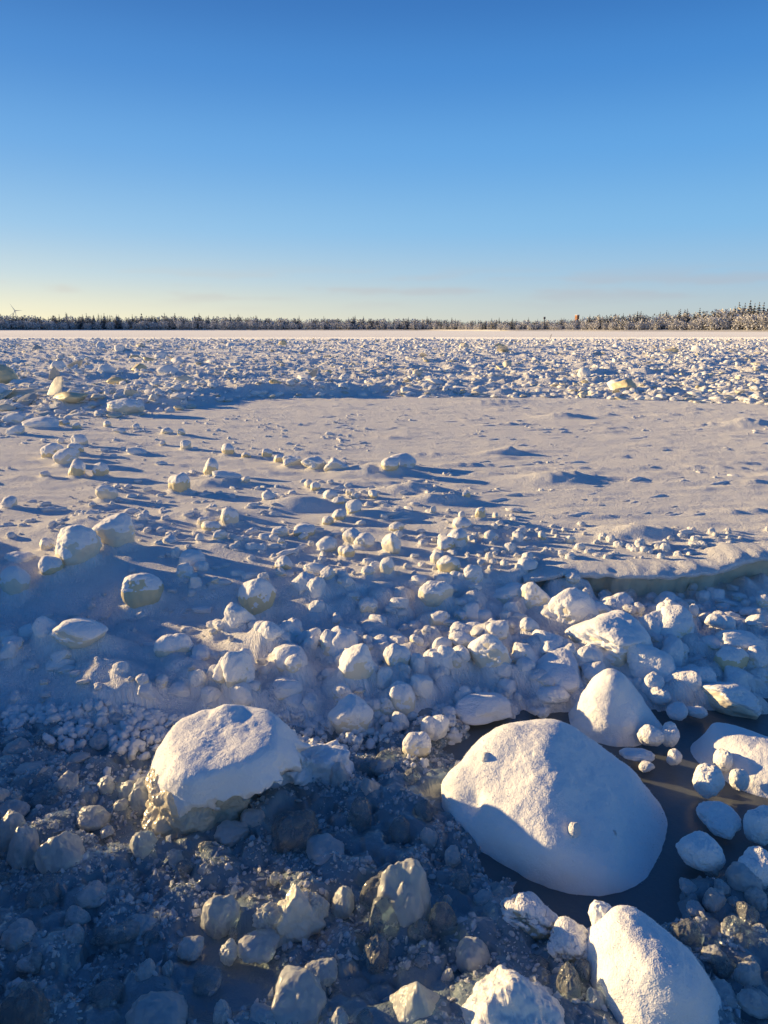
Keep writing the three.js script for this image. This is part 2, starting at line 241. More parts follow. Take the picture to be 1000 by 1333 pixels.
const LUMPS = [ // kind, x, z, ground, width, height, length, label of its own
  ["ball", -2.189, -7.633, -0.0, 0.27, 0.289, 0.238],
  ["ball", -2.852, -7.326, -0.0, 0.228, 0.199, 0.201],
  ["ball", -3.612, -8.482, -0.0, 0.208, 0.232, 0.183],
  ["ball", -3.341, -8.482, -0.0, 0.199, 0.21, 0.175],
  ["ball", -4.089, -9.292, -0.0, 0.306, 0.238, 0.269],
  ["ball", -4.496, -9.837, -0.0, 0.271, 0.253, 0.239],
  ["ball", -4.287, -10.087, -0.0, 0.246, 0.207, 0.216],
  ["ball", -4.515, -10.840, -0.0, 0.218, 0.195, 0.192],
  ["ball", -4.924, -11.063, -0.0, 0.117, 0.099, 0.103],
  ["ball", -6.067, -12.021, -0.0, 0.317, 0.169, 0.19],
  ["ball", -6.86, -13.592, -0.0, 0.428, 0.207, 0.257],
  ["ball", -3.666, -6.960, -0.0, 0.173, 0.134, 0.152],
  ["ball", -3.99, -8.462, -0.0, 0.145, 0.085, 0.127],
  ["ball", -2.639, -5.487, -0.0, 0.114, 0.125, 0.101],
  ["ball", -2.546, -4.769, -0.061, 0.185, 0.214, 0.162],
  ["ball", -2.37, -4.962, -0.007, 0.181, 0.164, 0.159],
  ["ball", -2.052, -8.587, -0.0, 0.174, 0.229, 0.153],
  ["ball", -1.88, -9.835, -0.0, 0.146, 0.1, 0.129],
  ["ball", -1.597, -9.833, -0.0, 0.167, 0.152, 0.147],
  ["ball", -2.17, -10.086, -0.0, 0.214, 0.181, 0.188],
  ["ball", -1.367, -9.455, -0.0, 0.191, 0.132, 0.168],
  ["ball", -1.547, -8.021, -0.0, 0.112, 0.104, 0.098],
  ["ball", -1.172, -7.203, -0.0, 0.155, 0.13, 0.137],
  ["ball", -0.826, -7.857, -0.0, 0.093, 0.103, 0.082],
  ["ball", -0.744, -7.703, -0.0, 0.124, 0.11, 0.109],
  ["ball", -0.551, -7.309, -0.0, 0.173, 0.11, 0.152],
  ["ball", -0.352, -7.443, -0.0, 0.112, 0.096, 0.099],
  ["ball", -0.298, -7.283, -0.0, 0.094, 0.105, 0.083],
  ["ball", -0.119, -7.356, -0.0, 0.127, 0.104, 0.111],
  ["ball", -0.448, -7.042, -0.0, 0.152, 0.087, 0.134],
  ["ball", -0.278, -6.597, -0.0, 0.164, 0.165, 0.144],
  ["ball", -0.407, -6.472, -0.0, 0.147, 0.117, 0.13],
  ["ball", -0.505, -6.374, -0.0, 0.111, 0.091, 0.097],
  ["ball", -1.375, -6.309, -0.0, 0.178, 0.201, 0.157],
  ["ball", -1.494, -6.101, -0.0, 0.186, 0.114, 0.164],
  ["ball", -1.595, -6.245, -0.0, 0.136, 0.104, 0.119],
  ["ball", -1.323, -5.678, -0.0, 0.124, 0.095, 0.109],
  ["ball", -0.868, -5.896, -0.0, 0.161, 0.103, 0.141],
  ["ball", -0.682, -5.964, -0.0, 0.227, 0.122, 0.2],
  ["ball", -0.667, -5.819, -0.0, 0.095, 0.075, 0.084],
  ["ball", -0.823, -5.608, -0.0, 0.068, 0.067, 0.059],
  ["ball", -0.441, -5.513, -0.0, 0.175, 0.151, 0.154],
  ["ball", -0.258, -5.758, -0.0, 0.176, 0.15, 0.155],
  ["ball", -0.155, -5.674, -0.0, 0.186, 0.129, 0.164],
  ["ball", -0.283, -5.381, -0.0, 0.142, 0.127, 0.125],
  ["ball", -0.727, -5.077, -0.0, 0.14, 0.112, 0.123],
  ["ball", 0.232, -9.063, -0.0, 0.367, 0.203, 0.323],
  ["ball", 0.074, -8.631, -0.0, 0.258, 0.163, 0.227],
  ["ball", 0.837, -7.265, -0.0, 0.086, 0.096, 0.076],
  ["ball", 0.46, -6.639, -0.0, 0.065, 0.085, 0.057],
  ["ball", 0.869, -6.359, -0.0, 0.11, 0.118, 0.097],
  ["ball", 1.009, -6.410, -0.0, 0.063, 0.068, 0.055],
  ["ball", 0.704, -6.425, -0.0, 0.084, 0.076, 0.074],
  ["ball", 0.676, -6.154, -0.0, 0.187, 0.096, 0.165],
  ["ball", 0.6, -5.659, -0.0, 0.173, 0.156, 0.152],
  ["ball", 0.495, -5.587, -0.0, 0.159, 0.114, 0.14],
  ["ball", 0.884, -5.823, -0.0, 0.127, 0.089, 0.112],
  ["ball", 0.113, -6.118, -0.0, 0.12, 0.086, 0.105],
  ["ball", 0.06, -5.511, -0.0, 0.169, 0.168, 0.149],
  ["ball", 0.022, -4.991, -0.0, 0.116, 0.152, 0.102],
  ["ball", 0.385, -5.223, -0.0, 0.086, 0.099, 0.076],
  ["ball", 0.464, -5.014, -0.001, 0.171, 0.136, 0.151],
  ["ball", 0.717, -5.168, -0.0, 0.063, 0.054, 0.055],
  ["ball", 1.311, -5.827, -0.0, 0.076, 0.086, 0.067],
  ["ball", 1.521, -5.749, -0.0, 0.075, 0.076, 0.066],
  ["ball", 1.078, -5.297, -0.0, 0.058, 0.056, 0.051],
  ["ball", 1.088, -5.141, -0.002, 0.125, 0.076, 0.11],
  ["ball", -5.355, -12.730, -0.0, 0.161, 0.163, 0.141],
  ["ball", -4.948, -13.039, -0.0, 0.151, 0.133, 0.133],
  ["ball", -3.626, -12.161, -0.0, 0.218, 0.122, 0.192],
  ["ball", -3.296, -11.840, -0.0, 0.137, 0.137, 0.121],
  ["ball", -5.771, -13.200, -0.0, 0.222, 0.118, 0.133],
  ["ball", -4.361, -12.836, -0.0, 0.162, 0.097, 0.143],
  ["ball", -4.394, -12.155, -0.0, 0.192, 0.093, 0.115],
  ["ball", -2.882, -10.552, -0.0, 0.179, 0.163, 0.157],
  ["ball", -3.346, -10.986, -0.0, 0.093, 0.085, 0.082],
  ["clod", -2.867, -6.651, -0.0, 0.086, 0.069, 0.076],
  ["clod", -2.786, -6.591, -0.0, 0.071, 0.069, 0.063],
  ["clod", -2.675, -6.510, -0.0, 0.141, 0.075, 0.085],
  ["clod", -2.875, -7.004, -0.0, 0.091, 0.052, 0.08],
  ["clod", -3.118, -5.877, -0.0, 0.096, 0.067, 0.085],
  ["clod", -2.379, -6.698, -0.0, 0.16, 0.067, 0.096],
  ["clod", -2.178, -6.455, -0.0, 0.098, 0.075, 0.086],
  ["clod", -2.122, -6.216, -0.0, 0.101, 0.08, 0.089],
  ["clod", -2.097, -6.727, -0.0, 0.087, 0.05, 0.077],
  ["clod", -1.965, -6.346, -0.0, 0.083, 0.056, 0.073],
  ["clod", -1.899, -5.984, -0.0, 0.098, 0.059, 0.086],
  ["clod", -2.002, -5.959, -0.0, 0.091, 0.06, 0.08],
  ["clod", -1.732, -5.675, -0.0, 0.137, 0.066, 0.12],
  ["clod", -1.577, -5.298, -0.0, 0.087, 0.115, 0.077],
  ["clod", -1.789, -6.439, -0.0, 0.105, 0.049, 0.063],
  ["clod", -2.239, -7.081, -0.0, 0.076, 0.064, 0.067],
  ["clod", -3.456, -10.153, -0.0, 0.301, 0.128, 0.181],
  ["clod", -2.885, -9.310, -0.0, 0.139, 0.071, 0.083],
  ["clod", -2.718, -5.200, -0.0, 0.229, 0.087, 0.137],
  ["clod", -1.784, -8.165, -0.0, 0.332, 0.097, 0.199],
  ["clod", -0.944, -5.757, -0.0, 0.176, 0.071, 0.106],
  ["clod", -0.742, -5.408, -0.0, 0.196, 0.061, 0.118],
  ["clod", 0.54, -7.857, -0.0, 0.076, 0.061, 0.067],
  ["clod", 0.317, -5.677, -0.0, 0.093, 0.065, 0.082],
  ["clod", 0.613, -6.736, -0.0, 0.051, 0.044, 0.045],
  ["clod", 1.857, -5.761, -0.0, 0.088, 0.084, 0.078],
  ["clod", 1.81, -5.816, -0.0, 0.076, 0.077, 0.067],
  ["clod", 1.896, -5.643, -0.0, 0.093, 0.073, 0.082],
  ["clod", 2.041, -5.488, -0.0, 0.09, 0.062, 0.079],
  ["clod", 2.206, -5.646, -0.0, 0.136, 0.056, 0.082],
  ["clod", 2.039, -5.219, -0.2, 0.063, 0.078, 0.056],
  ["clod", 2.057, -5.651, -0.0, 0.1, 0.089, 0.088],
  ["clod", 1.761, -5.122, -0.2, 0.09, 0.081, 0.079],
  ["clod", 2.187, -5.230, -0.2, 0.063, 0.07, 0.056],
  ["clod", 2.318, -5.327, -0.123, 0.117, 0.072, 0.103],
  ["clod", 2.72, -5.857, -0.0, 0.071, 0.07, 0.062],
  ["clod", 3.322, -6.103, -0.0, 0.06, 0.065, 0.053],
  ["clod", 1.552, -5.558, -0.0, 0.091, 0.088, 0.08],
  ["clod", 1.604, -5.431, -0.0, 0.089, 0.044, 0.079],
  ["clod", 1.755, -6.282, -0.0, 0.082, 0.046, 0.072],
  ["clod", 1.556, -6.076, -0.0, 0.066, 0.046, 0.058],
  ["clod", 1.494, -6.241, -0.0, 0.068, 0.038, 0.06],
  ["clod", 1.327, -6.089, -0.0, 0.06, 0.038, 0.053],
  ["clod", 1.148, -5.840, -0.0, 0.064, 0.044, 0.056],
  ["clod", 1.028, -5.581, -0.0, 0.073, 0.04, 0.065],
  ["clod", 1.279, -5.498, -0.0, 0.072, 0.04, 0.064],
  ["clod", 1.368, -5.366, -0.0, 0.065, 0.048, 0.057],
  ["clod", 1.06, -6.079, -0.0, 0.079, 0.044, 0.07],
  ["clod", 0.922, -5.415, -0.0, 0.059, 0.041, 0.052],
  ["clod", 1.693, -5.308, -0.0, 0.064, 0.048, 0.057],
  ["clod", 1.741, -5.742, -0.0, 0.063, 0.043, 0.056],
  ["clod", 2.358, -5.783, -0.0, 0.064, 0.044, 0.056],
  ["clod", 2.561, -5.735, -0.0, 0.076, 0.05, 0.067],
  ["clod", -1.426, -5.188, -0.0, 0.228, 0.141, 0.201],
  ["clod", -1.326, -5.051, -0.0, 0.134, 0.104, 0.118],
  ["clod", -0.962, -5.481, -0.0, 0.096, 0.053, 0.085],
  ["clod", -1.168, -5.614, -0.0, 0.086, 0.047, 0.076],
  ["clod", -0.465, -5.283, -0.0, 0.081, 0.053, 0.072],
  ["clod", -0.115, -5.232, -0.0, 0.115, 0.062, 0.101],
  ["clod", 0.235, -5.351, -0.0, 0.094, 0.06, 0.083],
  ["clod", 0.169, -5.115, -0.0, 0.068, 0.053, 0.06],
  ["clod", 0.317, -6.066, -0.0, 0.079, 0.054, 0.07],
  ["clod", -0.206, -6.311, -0.0, 0.11, 0.062, 0.097],
  ["clod", 0.0, -6.442, -0.0, 0.098, 0.065, 0.086],
  ["clod", -0.152, -7.051, -0.0, 0.091, 0.063, 0.08],
  ["clod", -0.605, -8.063, -0.0, 0.086, 0.062, 0.076],
  ["clod", -0.977, -7.574, -0.0, 0.114, 0.066, 0.1],
  ["clod", -1.266, -6.891, -0.0, 0.119, 0.062, 0.072],
  ["clod", -2.04, -7.588, -0.0, 0.114, 0.058, 0.069],
  ["clod", -2.814, -8.211, -0.0, 0.106, 0.052, 0.063],
  ["clod", -2.657, -7.248, -0.0, 0.094, 0.046, 0.056],
  ["clod", -3.357, -7.067, -0.0, 0.122, 0.053, 0.073],
  ["clod", -3.159, -6.320, -0.0, 0.124, 0.056, 0.074],
  ["clod", -2.78, -6.076, -0.0, 0.093, 0.047, 0.056],
  ["bigball", -2.092, -5.488, -0.0, 0.36, 0.291, 0.317, "large rounded ice ball with a yellow sunlit flank in a huddle of balls"],
  ["bigball", -2.262, -5.154, -0.0, 0.339, 0.297, 0.299, "broad snow capped ice ball leaning on the yellow flanked ball"],
  ["bigball", -1.629, -4.661, -0.106, 0.314, 0.261, 0.277, "smooth egg shaped ice ball lying alone before the huddle of balls"],
  ["bigball", -0.848, -4.551, -0.12, 0.213, 0.25, 0.188, "shaded grey ice ball standing in a dark ring on the snow"],
  ["bigball", 0.333, -4.663, -0.108, 0.234, 0.195, 0.206, "squat rounded ice ball with a cracked sunlit face"],
  ["slab", -1.171, -9.163, -0.0, 0.293, 0.16, 0.258, "small snowy ice slab beside a longer broken slab on the floe"],
  ["slab", -0.861, -8.979, -0.0, 0.287, 0.169, 0.253, "broken ice slab with a dark underside on the floe"],
  ["slab", -0.593, -8.824, -0.0, 0.254, 0.168, 0.224, "dark ended half of a broken ice slab on the floe"],
  ["longsnow", -6.097, -12.954, -0.0, 0.681, 0.226, 0.408, "long smooth snow covered slab beside yellow ice on the floe"],
  ["bigball", -5.245, -14.974, -0.0, 0.783, 0.34, 0.47, "snow topped mound with a yellow ice face at the corner of the floe"],
  ["heap", -0.73, -4.928, -0.001, 0.076, 0.064, 0.067],
  ["heap", -0.519, -4.826, -0.019, 0.128, 0.092, 0.113],
  ["heap", -0.486, -4.949, -0.0, 0.197, 0.102, 0.118],
  ["heap", -0.387, -4.863, -0.011, 0.118, 0.102, 0.104],
  ["heap", -0.555, -4.771, -0.035, 0.138, 0.112, 0.121],
  ["heap", -0.109, -4.953, -0.002, 0.12, 0.088, 0.106],
  ["heap", -0.056, -5.049, -0.0, 0.122, 0.106, 0.108],
  ["heap", -0.25, -4.783, -0.038, 0.096, 0.104, 0.084],
  ["heap", -0.461, -4.700, -0.063, 0.141, 0.186, 0.124],
  ["heap", -0.441, -4.534, -0.127, 0.132, 0.135, 0.116],
  ["heap", -0.294, -4.814, -0.027, 0.085, 0.061, 0.075],
  ["heap", -0.84, -4.827, -0.018, 0.075, 0.078, 0.066],
  ["heap", -0.102, -4.549, -0.132, 0.122, 0.123, 0.108],
  ["heap", -0.209, -4.676, -0.08, 0.094, 0.072, 0.083],
  ["heap", 0.248, -4.864, -0.029, 0.135, 0.066, 0.119],
  ["heap", 0.523, -4.906, -0.022, 0.12, 0.079, 0.105],
  ["heap", 0.767, -5.043, -0.0, 0.056, 0.062, 0.049],
  ["heap", 0.319, -4.014, -0.16, 0.087, 0.052, 0.076],
  ["heap", 0.873, -4.429, -0.177, 0.1, 0.051, 0.06],
  ["heap", 0.964, -4.413, -0.186, 0.075, 0.064, 0.066],
  ["heap", 0.48, -3.986, -0.169, 0.213, 0.118, 0.187],
  ["heap", 0.588, -4.158, -0.16, 0.085, 0.04, 0.075],
  ["heap", 0.719, -4.088, -0.165, 0.093, 0.043, 0.082],
  ["heap", 0.611, -3.830, -0.213, 0.245, 0.227, 0.215],
  ["heap", 0.438, -3.838, -0.192, 0.153, 0.118, 0.135],
  ["heap", 0.341, -3.828, -0.175, 0.131, 0.066, 0.115],
  ["heap", 0.073, -3.771, -0.171, 0.151, 0.169, 0.133],
  ["heap", 0.188, -3.740, -0.177, 0.107, 0.141, 0.094],
  ["heap", 0.055, -4.006, -0.16, 0.1, 0.084, 0.088],
  ["heap", 0.088, -4.070, -0.16, 0.161, 0.111, 0.142],
  ["heap", 0.114, -3.688, -0.188, 0.063, 0.084, 0.056],
  ["heap", 0.088, -3.482, -0.238, 0.177, 0.21, 0.156],
  ["heap", 0.677, -3.677, -0.247, 0.123, 0.094, 0.108],
  ["heap", 0.891, -4.787, -0.179, 0.203, 0.192, 0.178],
  ["heap", 1.043, -5.102, -0.0, 0.159, 0.117, 0.14],
  ["heap", 0.856, -4.606, -0.176, 0.144, 0.136, 0.127],
  ["heap", 1.018, -4.671, -0.191, 0.157, 0.206, 0.138],
  ["heap", 1.153, -4.688, -0.199, 0.189, 0.183, 0.166],
  ["heap", 1.108, -4.543, -0.197, 0.184, 0.09, 0.162],
  ["heap", 1.305, -5.174, -0.2, 0.098, 0.081, 0.086],
  ["heap", 1.413, -5.287, -0.0, 0.106, 0.082, 0.093],
  ["heap", 1.354, -4.956, -0.2, 0.122, 0.088, 0.107],
  ["heap", 1.234, -4.499, -0.2, 0.332, 0.299, 0.293],
  ["heap", 1.419, -4.850, -0.2, 0.081, 0.101, 0.071],
  ["heap", 1.435, -4.672, -0.2, 0.073, 0.091, 0.065],
  ["heap", 1.018, -3.971, -0.201, 0.113, 0.045, 0.1],
  ["heap", 1.082, -3.937, -0.211, 0.099, 0.097, 0.087],
  ["heap", 0.98, -3.806, -0.234, 0.357, 0.143, 0.314],
  ["heap", 0.998, -4.054, -0.19, 0.253, 0.154, 0.222],
  ["heap", 1.928, -4.956, -0.2, 0.122, 0.088, 0.107],
  ["heap", 2.149, -4.995, -0.2, 0.061, 0.053, 0.054],
  ["heap", 2.261, -5.051, -0.2, 0.073, 0.059, 0.064],
  ["heap", 2.16, -4.869, -0.2, 0.109, 0.055, 0.096],
  ["heap", 2.567, -4.962, -0.2, 0.111, 0.082, 0.097],
  ["heap", 2.54, -4.823, -0.2, 0.081, 0.07, 0.071],
  ["heap", 2.43, -4.863, -0.2, 0.19, 0.046, 0.114],
  ["heap", 2.48, -4.643, -0.2, 0.172, 0.065, 0.103],
  ["heap", 1.875, -4.532, -0.2, 0.152, 0.201, 0.134],
  ["heap", 1.821, -4.275, -0.2, 0.318, 0.226, 0.28],
  ["heap", 2.036, -4.506, -0.2, 0.091, 0.12, 0.08],
  ["heap", 1.609, -4.718, -0.2, 0.243, 0.156, 0.214],
  ["heap", 1.789, -5.056, -0.2, 0.113, 0.084, 0.099],
  ["heap", 2.146, -4.355, -0.2, 0.177, 0.118, 0.156],
  ["heap", 2.134, -4.074, -0.208, 0.351, 0.175, 0.211],
  ["heap", 1.515, -3.848, -0.239, 0.272, 0.221, 0.24],
  ["heap", 1.652, -3.701, -0.279, 0.213, 0.174, 0.187],
  ["heap", 2.168, -3.810, -0.267, 0.096, 0.127, 0.085],
  ["heap", 1.717, -4.639, -0.2, 0.114, 0.082, 0.101],
  ["heap", 1.63, -5.046, -0.2, 0.09, 0.064, 0.079],
  ["heap", 1.972, -4.084, -0.205, 0.139, 0.072, 0.122],
  ["heap", 2.418, -4.425, -0.2, 0.13, 0.071, 0.114],
  ["heap", 0.533, -4.255, -0.16, 0.216, 0.099, 0.19],
  ["heap", -1.756, -3.945, -0.16, 0.314, 0.152, 0.276],
  ["heap", -2.135, -4.101, -0.16, 0.167, 0.126, 0.147],
  ["heap", -1.981, -3.988, -0.16, 0.154, 0.152, 0.135],
  ["heap", -2.132, -3.901, -0.16, 0.133, 0.084, 0.117],
  ["heap", -2.257, -4.048, -0.16, 0.11, 0.111, 0.097],
  ["heap", -1.964, -3.539, -0.224, 0.082, 0.049, 0.072],
  ["heap", -1.825, -3.763, -0.173, 0.172, 0.07, 0.103],
  ["heap", -1.209, -3.916, -0.16, 0.222, 0.185, 0.196],
  ["heap", -1.052, -3.884, -0.16, 0.159, 0.104, 0.14],
  ["heap", -1.064, -3.803, -0.16, 0.13, 0.047, 0.115],
  ["heap", -0.971, -3.873, -0.16, 0.088, 0.07, 0.078],
  ["heap", -1.674, -3.634, -0.2, 0.084, 0.033, 0.05],
  ["heap", -1.746, -3.712, -0.183, 0.111, 0.041, 0.066],
  ["heap", -1.595, -3.559, -0.217, 0.099, 0.038, 0.087],
  ["heap", -1.41, -3.601, -0.2, 0.1, 0.065, 0.088],
  ["heap", -1.249, -3.615, -0.191, 0.054, 0.034, 0.048],
  ["heap", -1.187, -3.561, -0.202, 0.082, 0.064, 0.072],
  ["heap", -1.082, -3.550, -0.201, 0.115, 0.054, 0.101],
  ["heap", -1.269, -3.519, -0.215, 0.081, 0.063, 0.072],
  ["heap", -0.996, -3.578, -0.193, 0.091, 0.119, 0.08],
  ["heap", -0.909, -3.496, -0.211, 0.105, 0.107, 0.092],
  ["heap", -0.778, -3.571, -0.193, 0.18, 0.237, 0.159],
  ["heap", -0.762, -3.751, -0.162, 0.111, 0.147, 0.098],
  ["heap", -0.664, -3.981, -0.16, 0.163, 0.136, 0.143],
  ["heap", -0.517, -3.782, -0.161, 0.241, 0.155, 0.213],
  ["heap", -0.485, -4.072, -0.16, 0.129, 0.06, 0.114],
  ["heap", -0.587, -4.153, -0.16, 0.113, 0.07, 0.099],
  ["heap", -0.532, -4.208, -0.16, 0.105, 0.074, 0.092],
  ["heap", -0.588, -3.977, -0.16, 0.099, 0.069, 0.088],
  ["heap", -0.422, -3.946, -0.16, 0.108, 0.08, 0.095],
  ["heap", -0.732, -4.037, -0.16, 0.101, 0.099, 0.089],
  ["heap", -0.312, -3.924, -0.16, 0.134, 0.176, 0.118],
  ["heap", -0.241, -3.937, -0.16, 0.214, 0.279, 0.188],
  ["heap", -0.101, -4.035, -0.16, 0.092, 0.101, 0.081],
  ["heap", -0.133, -3.641, -0.195, 0.208, 0.224, 0.183],
  ["heap", -0.509, -3.569, -0.198, 0.238, 0.123, 0.21],
  ["heap", -0.387, -3.440, -0.234, 0.112, 0.128, 0.098],
  ["heap", -0.135, -3.547, -0.218, 0.09, 0.044, 0.079],
  ["heap", -0.084, -3.467, -0.238, 0.112, 0.09, 0.099],
  ["heap", -0.169, -3.309, -0.259, 0.223, 0.208, 0.196],
  ["heap", -0.021, -3.601, -0.207, 0.066, 0.071, 0.058],
  ["heap", -0.04, -3.446, -0.243, 0.096, 0.108, 0.084],
  ["heap", 0.0, -3.632, -0.2, 0.1, 0.126, 0.088],
  ["heap", -0.223, -3.517, -0.222, 0.114, 0.105, 0.1],
  ["heap", -0.298, -3.839, -0.16, 0.105, 0.063, 0.093],
  ["heap", 0.0, -3.933, -0.16, 0.089, 0.071, 0.079],
  ["heap", -0.065, -3.823, -0.163, 0.096, 0.066, 0.084],
  ["heap", -1.308, -4.809, -0.036, 0.096, 0.089, 0.085],
  ["heap", -1.18, -4.827, -0.026, 0.075, 0.047, 0.066],
  ["heap", -1.417, -4.934, -0.006, 0.142, 0.115, 0.125],
  ["heap", 0.244, -3.215, -0.26, 0.143, 0.188, 0.126],
  ["heap", 0.156, -3.083, -0.26, 0.152, 0.17, 0.134],
  ["heap", 0.428, -3.562, -0.252, 0.107, 0.141, 0.094],
  ["heap", 0.531, -3.472, -0.26, 0.314, 0.127, 0.188],
  ["heap", 0.336, -3.401, -0.259, 0.095, 0.081, 0.084],
  ["heap", 0.187, -3.342, -0.259, 0.055, 0.057, 0.048],
  ["heap", 0.078, -3.330, -0.259, 0.101, 0.127, 0.089],
  ["heap", 0.02, -3.441, -0.245, 0.088, 0.098, 0.077],
  ["heap", 0.019, -3.267, -0.26, 0.069, 0.062, 0.061],
  ["heap", 0.855, -3.712, -0.248, 0.085, 0.052, 0.075],
  ["heap", 1.209, -4.095, -0.2, 0.112, 0.083, 0.098],
  ["heap", 0.723, -4.271, -0.164, 0.116, 0.055, 0.102],
  ["heap", 0.655, -4.485, -0.161, 0.111, 0.045, 0.098],
  ["heap", 0.42, -4.386, -0.16, 0.128, 0.053, 0.113],
  ["heap", 0.289, -4.261, -0.16, 0.115, 0.055, 0.102],
  ["heap", 0.197, -4.383, -0.16, 0.099, 0.056, 0.087],
  ["heap", -0.124, -4.391, -0.16, 0.099, 0.048, 0.087],
  ["heap", 0.102, -4.542, -0.141, 0.132, 0.074, 0.116],
  ["heap", 0.517, -4.618, -0.128, 0.103, 0.052, 0.091],
  ["heap", 1.662, -4.127, -0.2, 0.103, 0.072, 0.091],
  ["heap", 1.328, -4.024, -0.203, 0.092, 0.073, 0.081],
  ["heap", 2.195, -4.784, -0.2, 0.086, 0.052, 0.075],
  ["heap", 2.241, -4.644, -0.2, 0.083, 0.05, 0.073],
  ["heap", 2.039, -4.937, -0.2, 0.077, 0.048, 0.068],
  ["heap", 2.619, -5.178, -0.2, 0.092, 0.048, 0.081],
  ["heap", 2.761, -5.059, -0.2, 0.101, 0.052, 0.089],
  ["heap", 2.421, -5.185, -0.2, 0.081, 0.042, 0.071],
  ["heap", 1.522, -5.165, -0.2, 0.08, 0.059, 0.071],
  ["heap", 1.846, -4.782, -0.2, 0.107, 0.054, 0.094],
  ["heap", 2.05, -3.896, -0.245, 0.089, 0.085, 0.078],
  ["heap", 1.857, -3.971, -0.222, 0.118, 0.061, 0.104],
  ["heap", 1.743, -4.091, -0.202, 0.102, 0.055, 0.09],
  ["heap", 2.216, -4.057, -0.211, 0.102, 0.055, 0.089],
  ["heap", -0.818, -3.546, -0.198, 0.082, 0.064, 0.072],
  ["heap", -0.695, -3.544, -0.2, 0.098, 0.071, 0.086],
  ["heap", -0.661, -3.728, -0.165, 0.085, 0.068, 0.075],
  ["heap", -1.811, -3.563, -0.219, 0.074, 0.038, 0.065],
  ["heap", -1.988, -3.777, -0.17, 0.104, 0.045, 0.091],
  ["heap", -1.499, -3.498, -0.229, 0.073, 0.037, 0.064],
  ["bigball", 2.0, -3.905, -0.241, 0.183, 0.195, 0.161, "snow topped ice ball with a dark wet underside in the heap"],
  ["block", 1.379, -4.062, -0.201, 0.496, 0.291, 0.437, "big two level snow block beside the pale cone of ice"],
  ["block", 1.872, -3.597, -0.299, 0.349, 0.18, 0.307, "wedge of snow crusted ice with a sunlit ridge on its end"],
  ["pool", 1.304, -3.189, -0.26, 0.157, 0.123, 0.138],
  ["pool", 1.386, -3.180, -0.26, 0.104, 0.137, 0.092],
  ["pool", 1.347, -3.014, -0.26, 0.078, 0.088, 0.069],
  ["pool", 1.19, -3.054, -0.26, 0.173, 0.066, 0.104],
  ["pool", 1.2, -2.968, -0.26, 0.077, 0.054, 0.068],
  ["pool", 1.399, -2.789, -0.26, 0.133, 0.175, 0.117],
  ["pool", 1.549, -2.963, -0.26, 0.105, 0.138, 0.093],
  ["pool", 1.557, -2.831, -0.26, 0.094, 0.124, 0.083],
  ["pool", 1.353, -2.573, -0.26, 0.193, 0.11, 0.17],
  ["pool", 1.48, -2.504, -0.26, 0.133, 0.176, 0.117],
  ["pool", 1.195, -2.351, -0.26, 0.173, 0.157, 0.152],
  ["pool", 1.354, -2.266, -0.26, 0.145, 0.157, 0.128],
  ["pool", 1.488, -3.578, -0.26, 0.124, 0.117, 0.109],
  ["pool", 1.516, -3.434, -0.26, 0.136, 0.092, 0.119],
  ["pool", 1.434, -3.722, -0.26, 0.103, 0.103, 0.09],
  ["pool", 1.623, -3.450, -0.26, 0.12, 0.07, 0.106],
  ["pool", 0.906, -3.599, -0.26, 0.199, 0.113, 0.176, "almond shaped snow lump floating alone in the dark pool"],
  ["ice", -1.379, -2.806, -0.25, 0.114, 0.099, 0.1],
  ["ice", -1.217, -2.800, -0.25, 0.074, 0.09, 0.065],
  ["ice", -1.105, -2.768, -0.25, 0.079, 0.119, 0.07],
  ["ice", -0.929, -2.428, -0.25, 0.095, 0.144, 0.083],
  ["ice", -1.55, -2.648, -0.25, 0.115, 0.066, 0.101],
  ["ice", -1.476, -2.484, -0.25, 0.121, 0.17, 0.106],
  ["ice", -1.214, -2.347, -0.25, 0.149, 0.203, 0.131],
  ["ice", -1.366, -2.392, -0.25, 0.117, 0.178, 0.103],
  ["ice", -1.103, -2.682, -0.25, 0.058, 0.06, 0.051],
  ["ice", -1.67, -3.177, -0.25, 0.067, 0.078, 0.059],
  ["ice", -1.63, -3.271, -0.25, 0.061, 0.061, 0.054],
  ["ice", -1.353, -3.367, -0.25, 0.086, 0.074, 0.076],
  ["ice", -0.19, -2.846, -0.25, 0.095, 0.142, 0.083],
  ["ice", -0.063, -2.776, -0.25, 0.083, 0.136, 0.073],
  ["ice", -0.103, -2.596, -0.25, 0.1, 0.164, 0.088],
  ["ice", -0.233, -2.411, -0.25, 0.159, 0.076, 0.14],
  ["ice", -0.349, -2.506, -0.25, 0.182, 0.173, 0.16],
  ["ice", -0.485, -2.776, -0.25, 0.027, 0.04, 0.023],
  ["ice", -1.208, -1.994, -0.25, 0.111, 0.087, 0.098],
  ["ice", -1.035, -1.692, -0.25, 0.137, 0.22, 0.12],
  ["ice", -1.021, -2.000, -0.25, 0.068, 0.087, 0.06],
  ["ice", -0.877, -2.013, -0.25, 0.153, 0.061, 0.092],
  ["ice", -0.742, -1.853, -0.25, 0.057, 0.091, 0.05],
  ["ice", -0.678, -1.868, -0.25, 0.038, 0.063, 0.034],
  ["ice", -0.648, -1.701, -0.25, 0.166, 0.115, 0.147],
  ["ice", -1.046, -2.082, -0.25, 0.078, 0.051, 0.069],
  ["ice", -0.821, -2.049, -0.25, 0.103, 0.051, 0.091],
  ["ice", -0.454, -2.154, -0.25, 0.048, 0.062, 0.043],
  ["ice", -0.396, -2.063, -0.25, 0.062, 0.102, 0.055],
  ["ice", -0.403, -1.957, -0.25, 0.124, 0.07, 0.109],
  ["ice", -0.139, -2.138, -0.25, 0.075, 0.123, 0.066],
  ["ice", -0.013, -2.165, -0.25, 0.121, 0.199, 0.106],
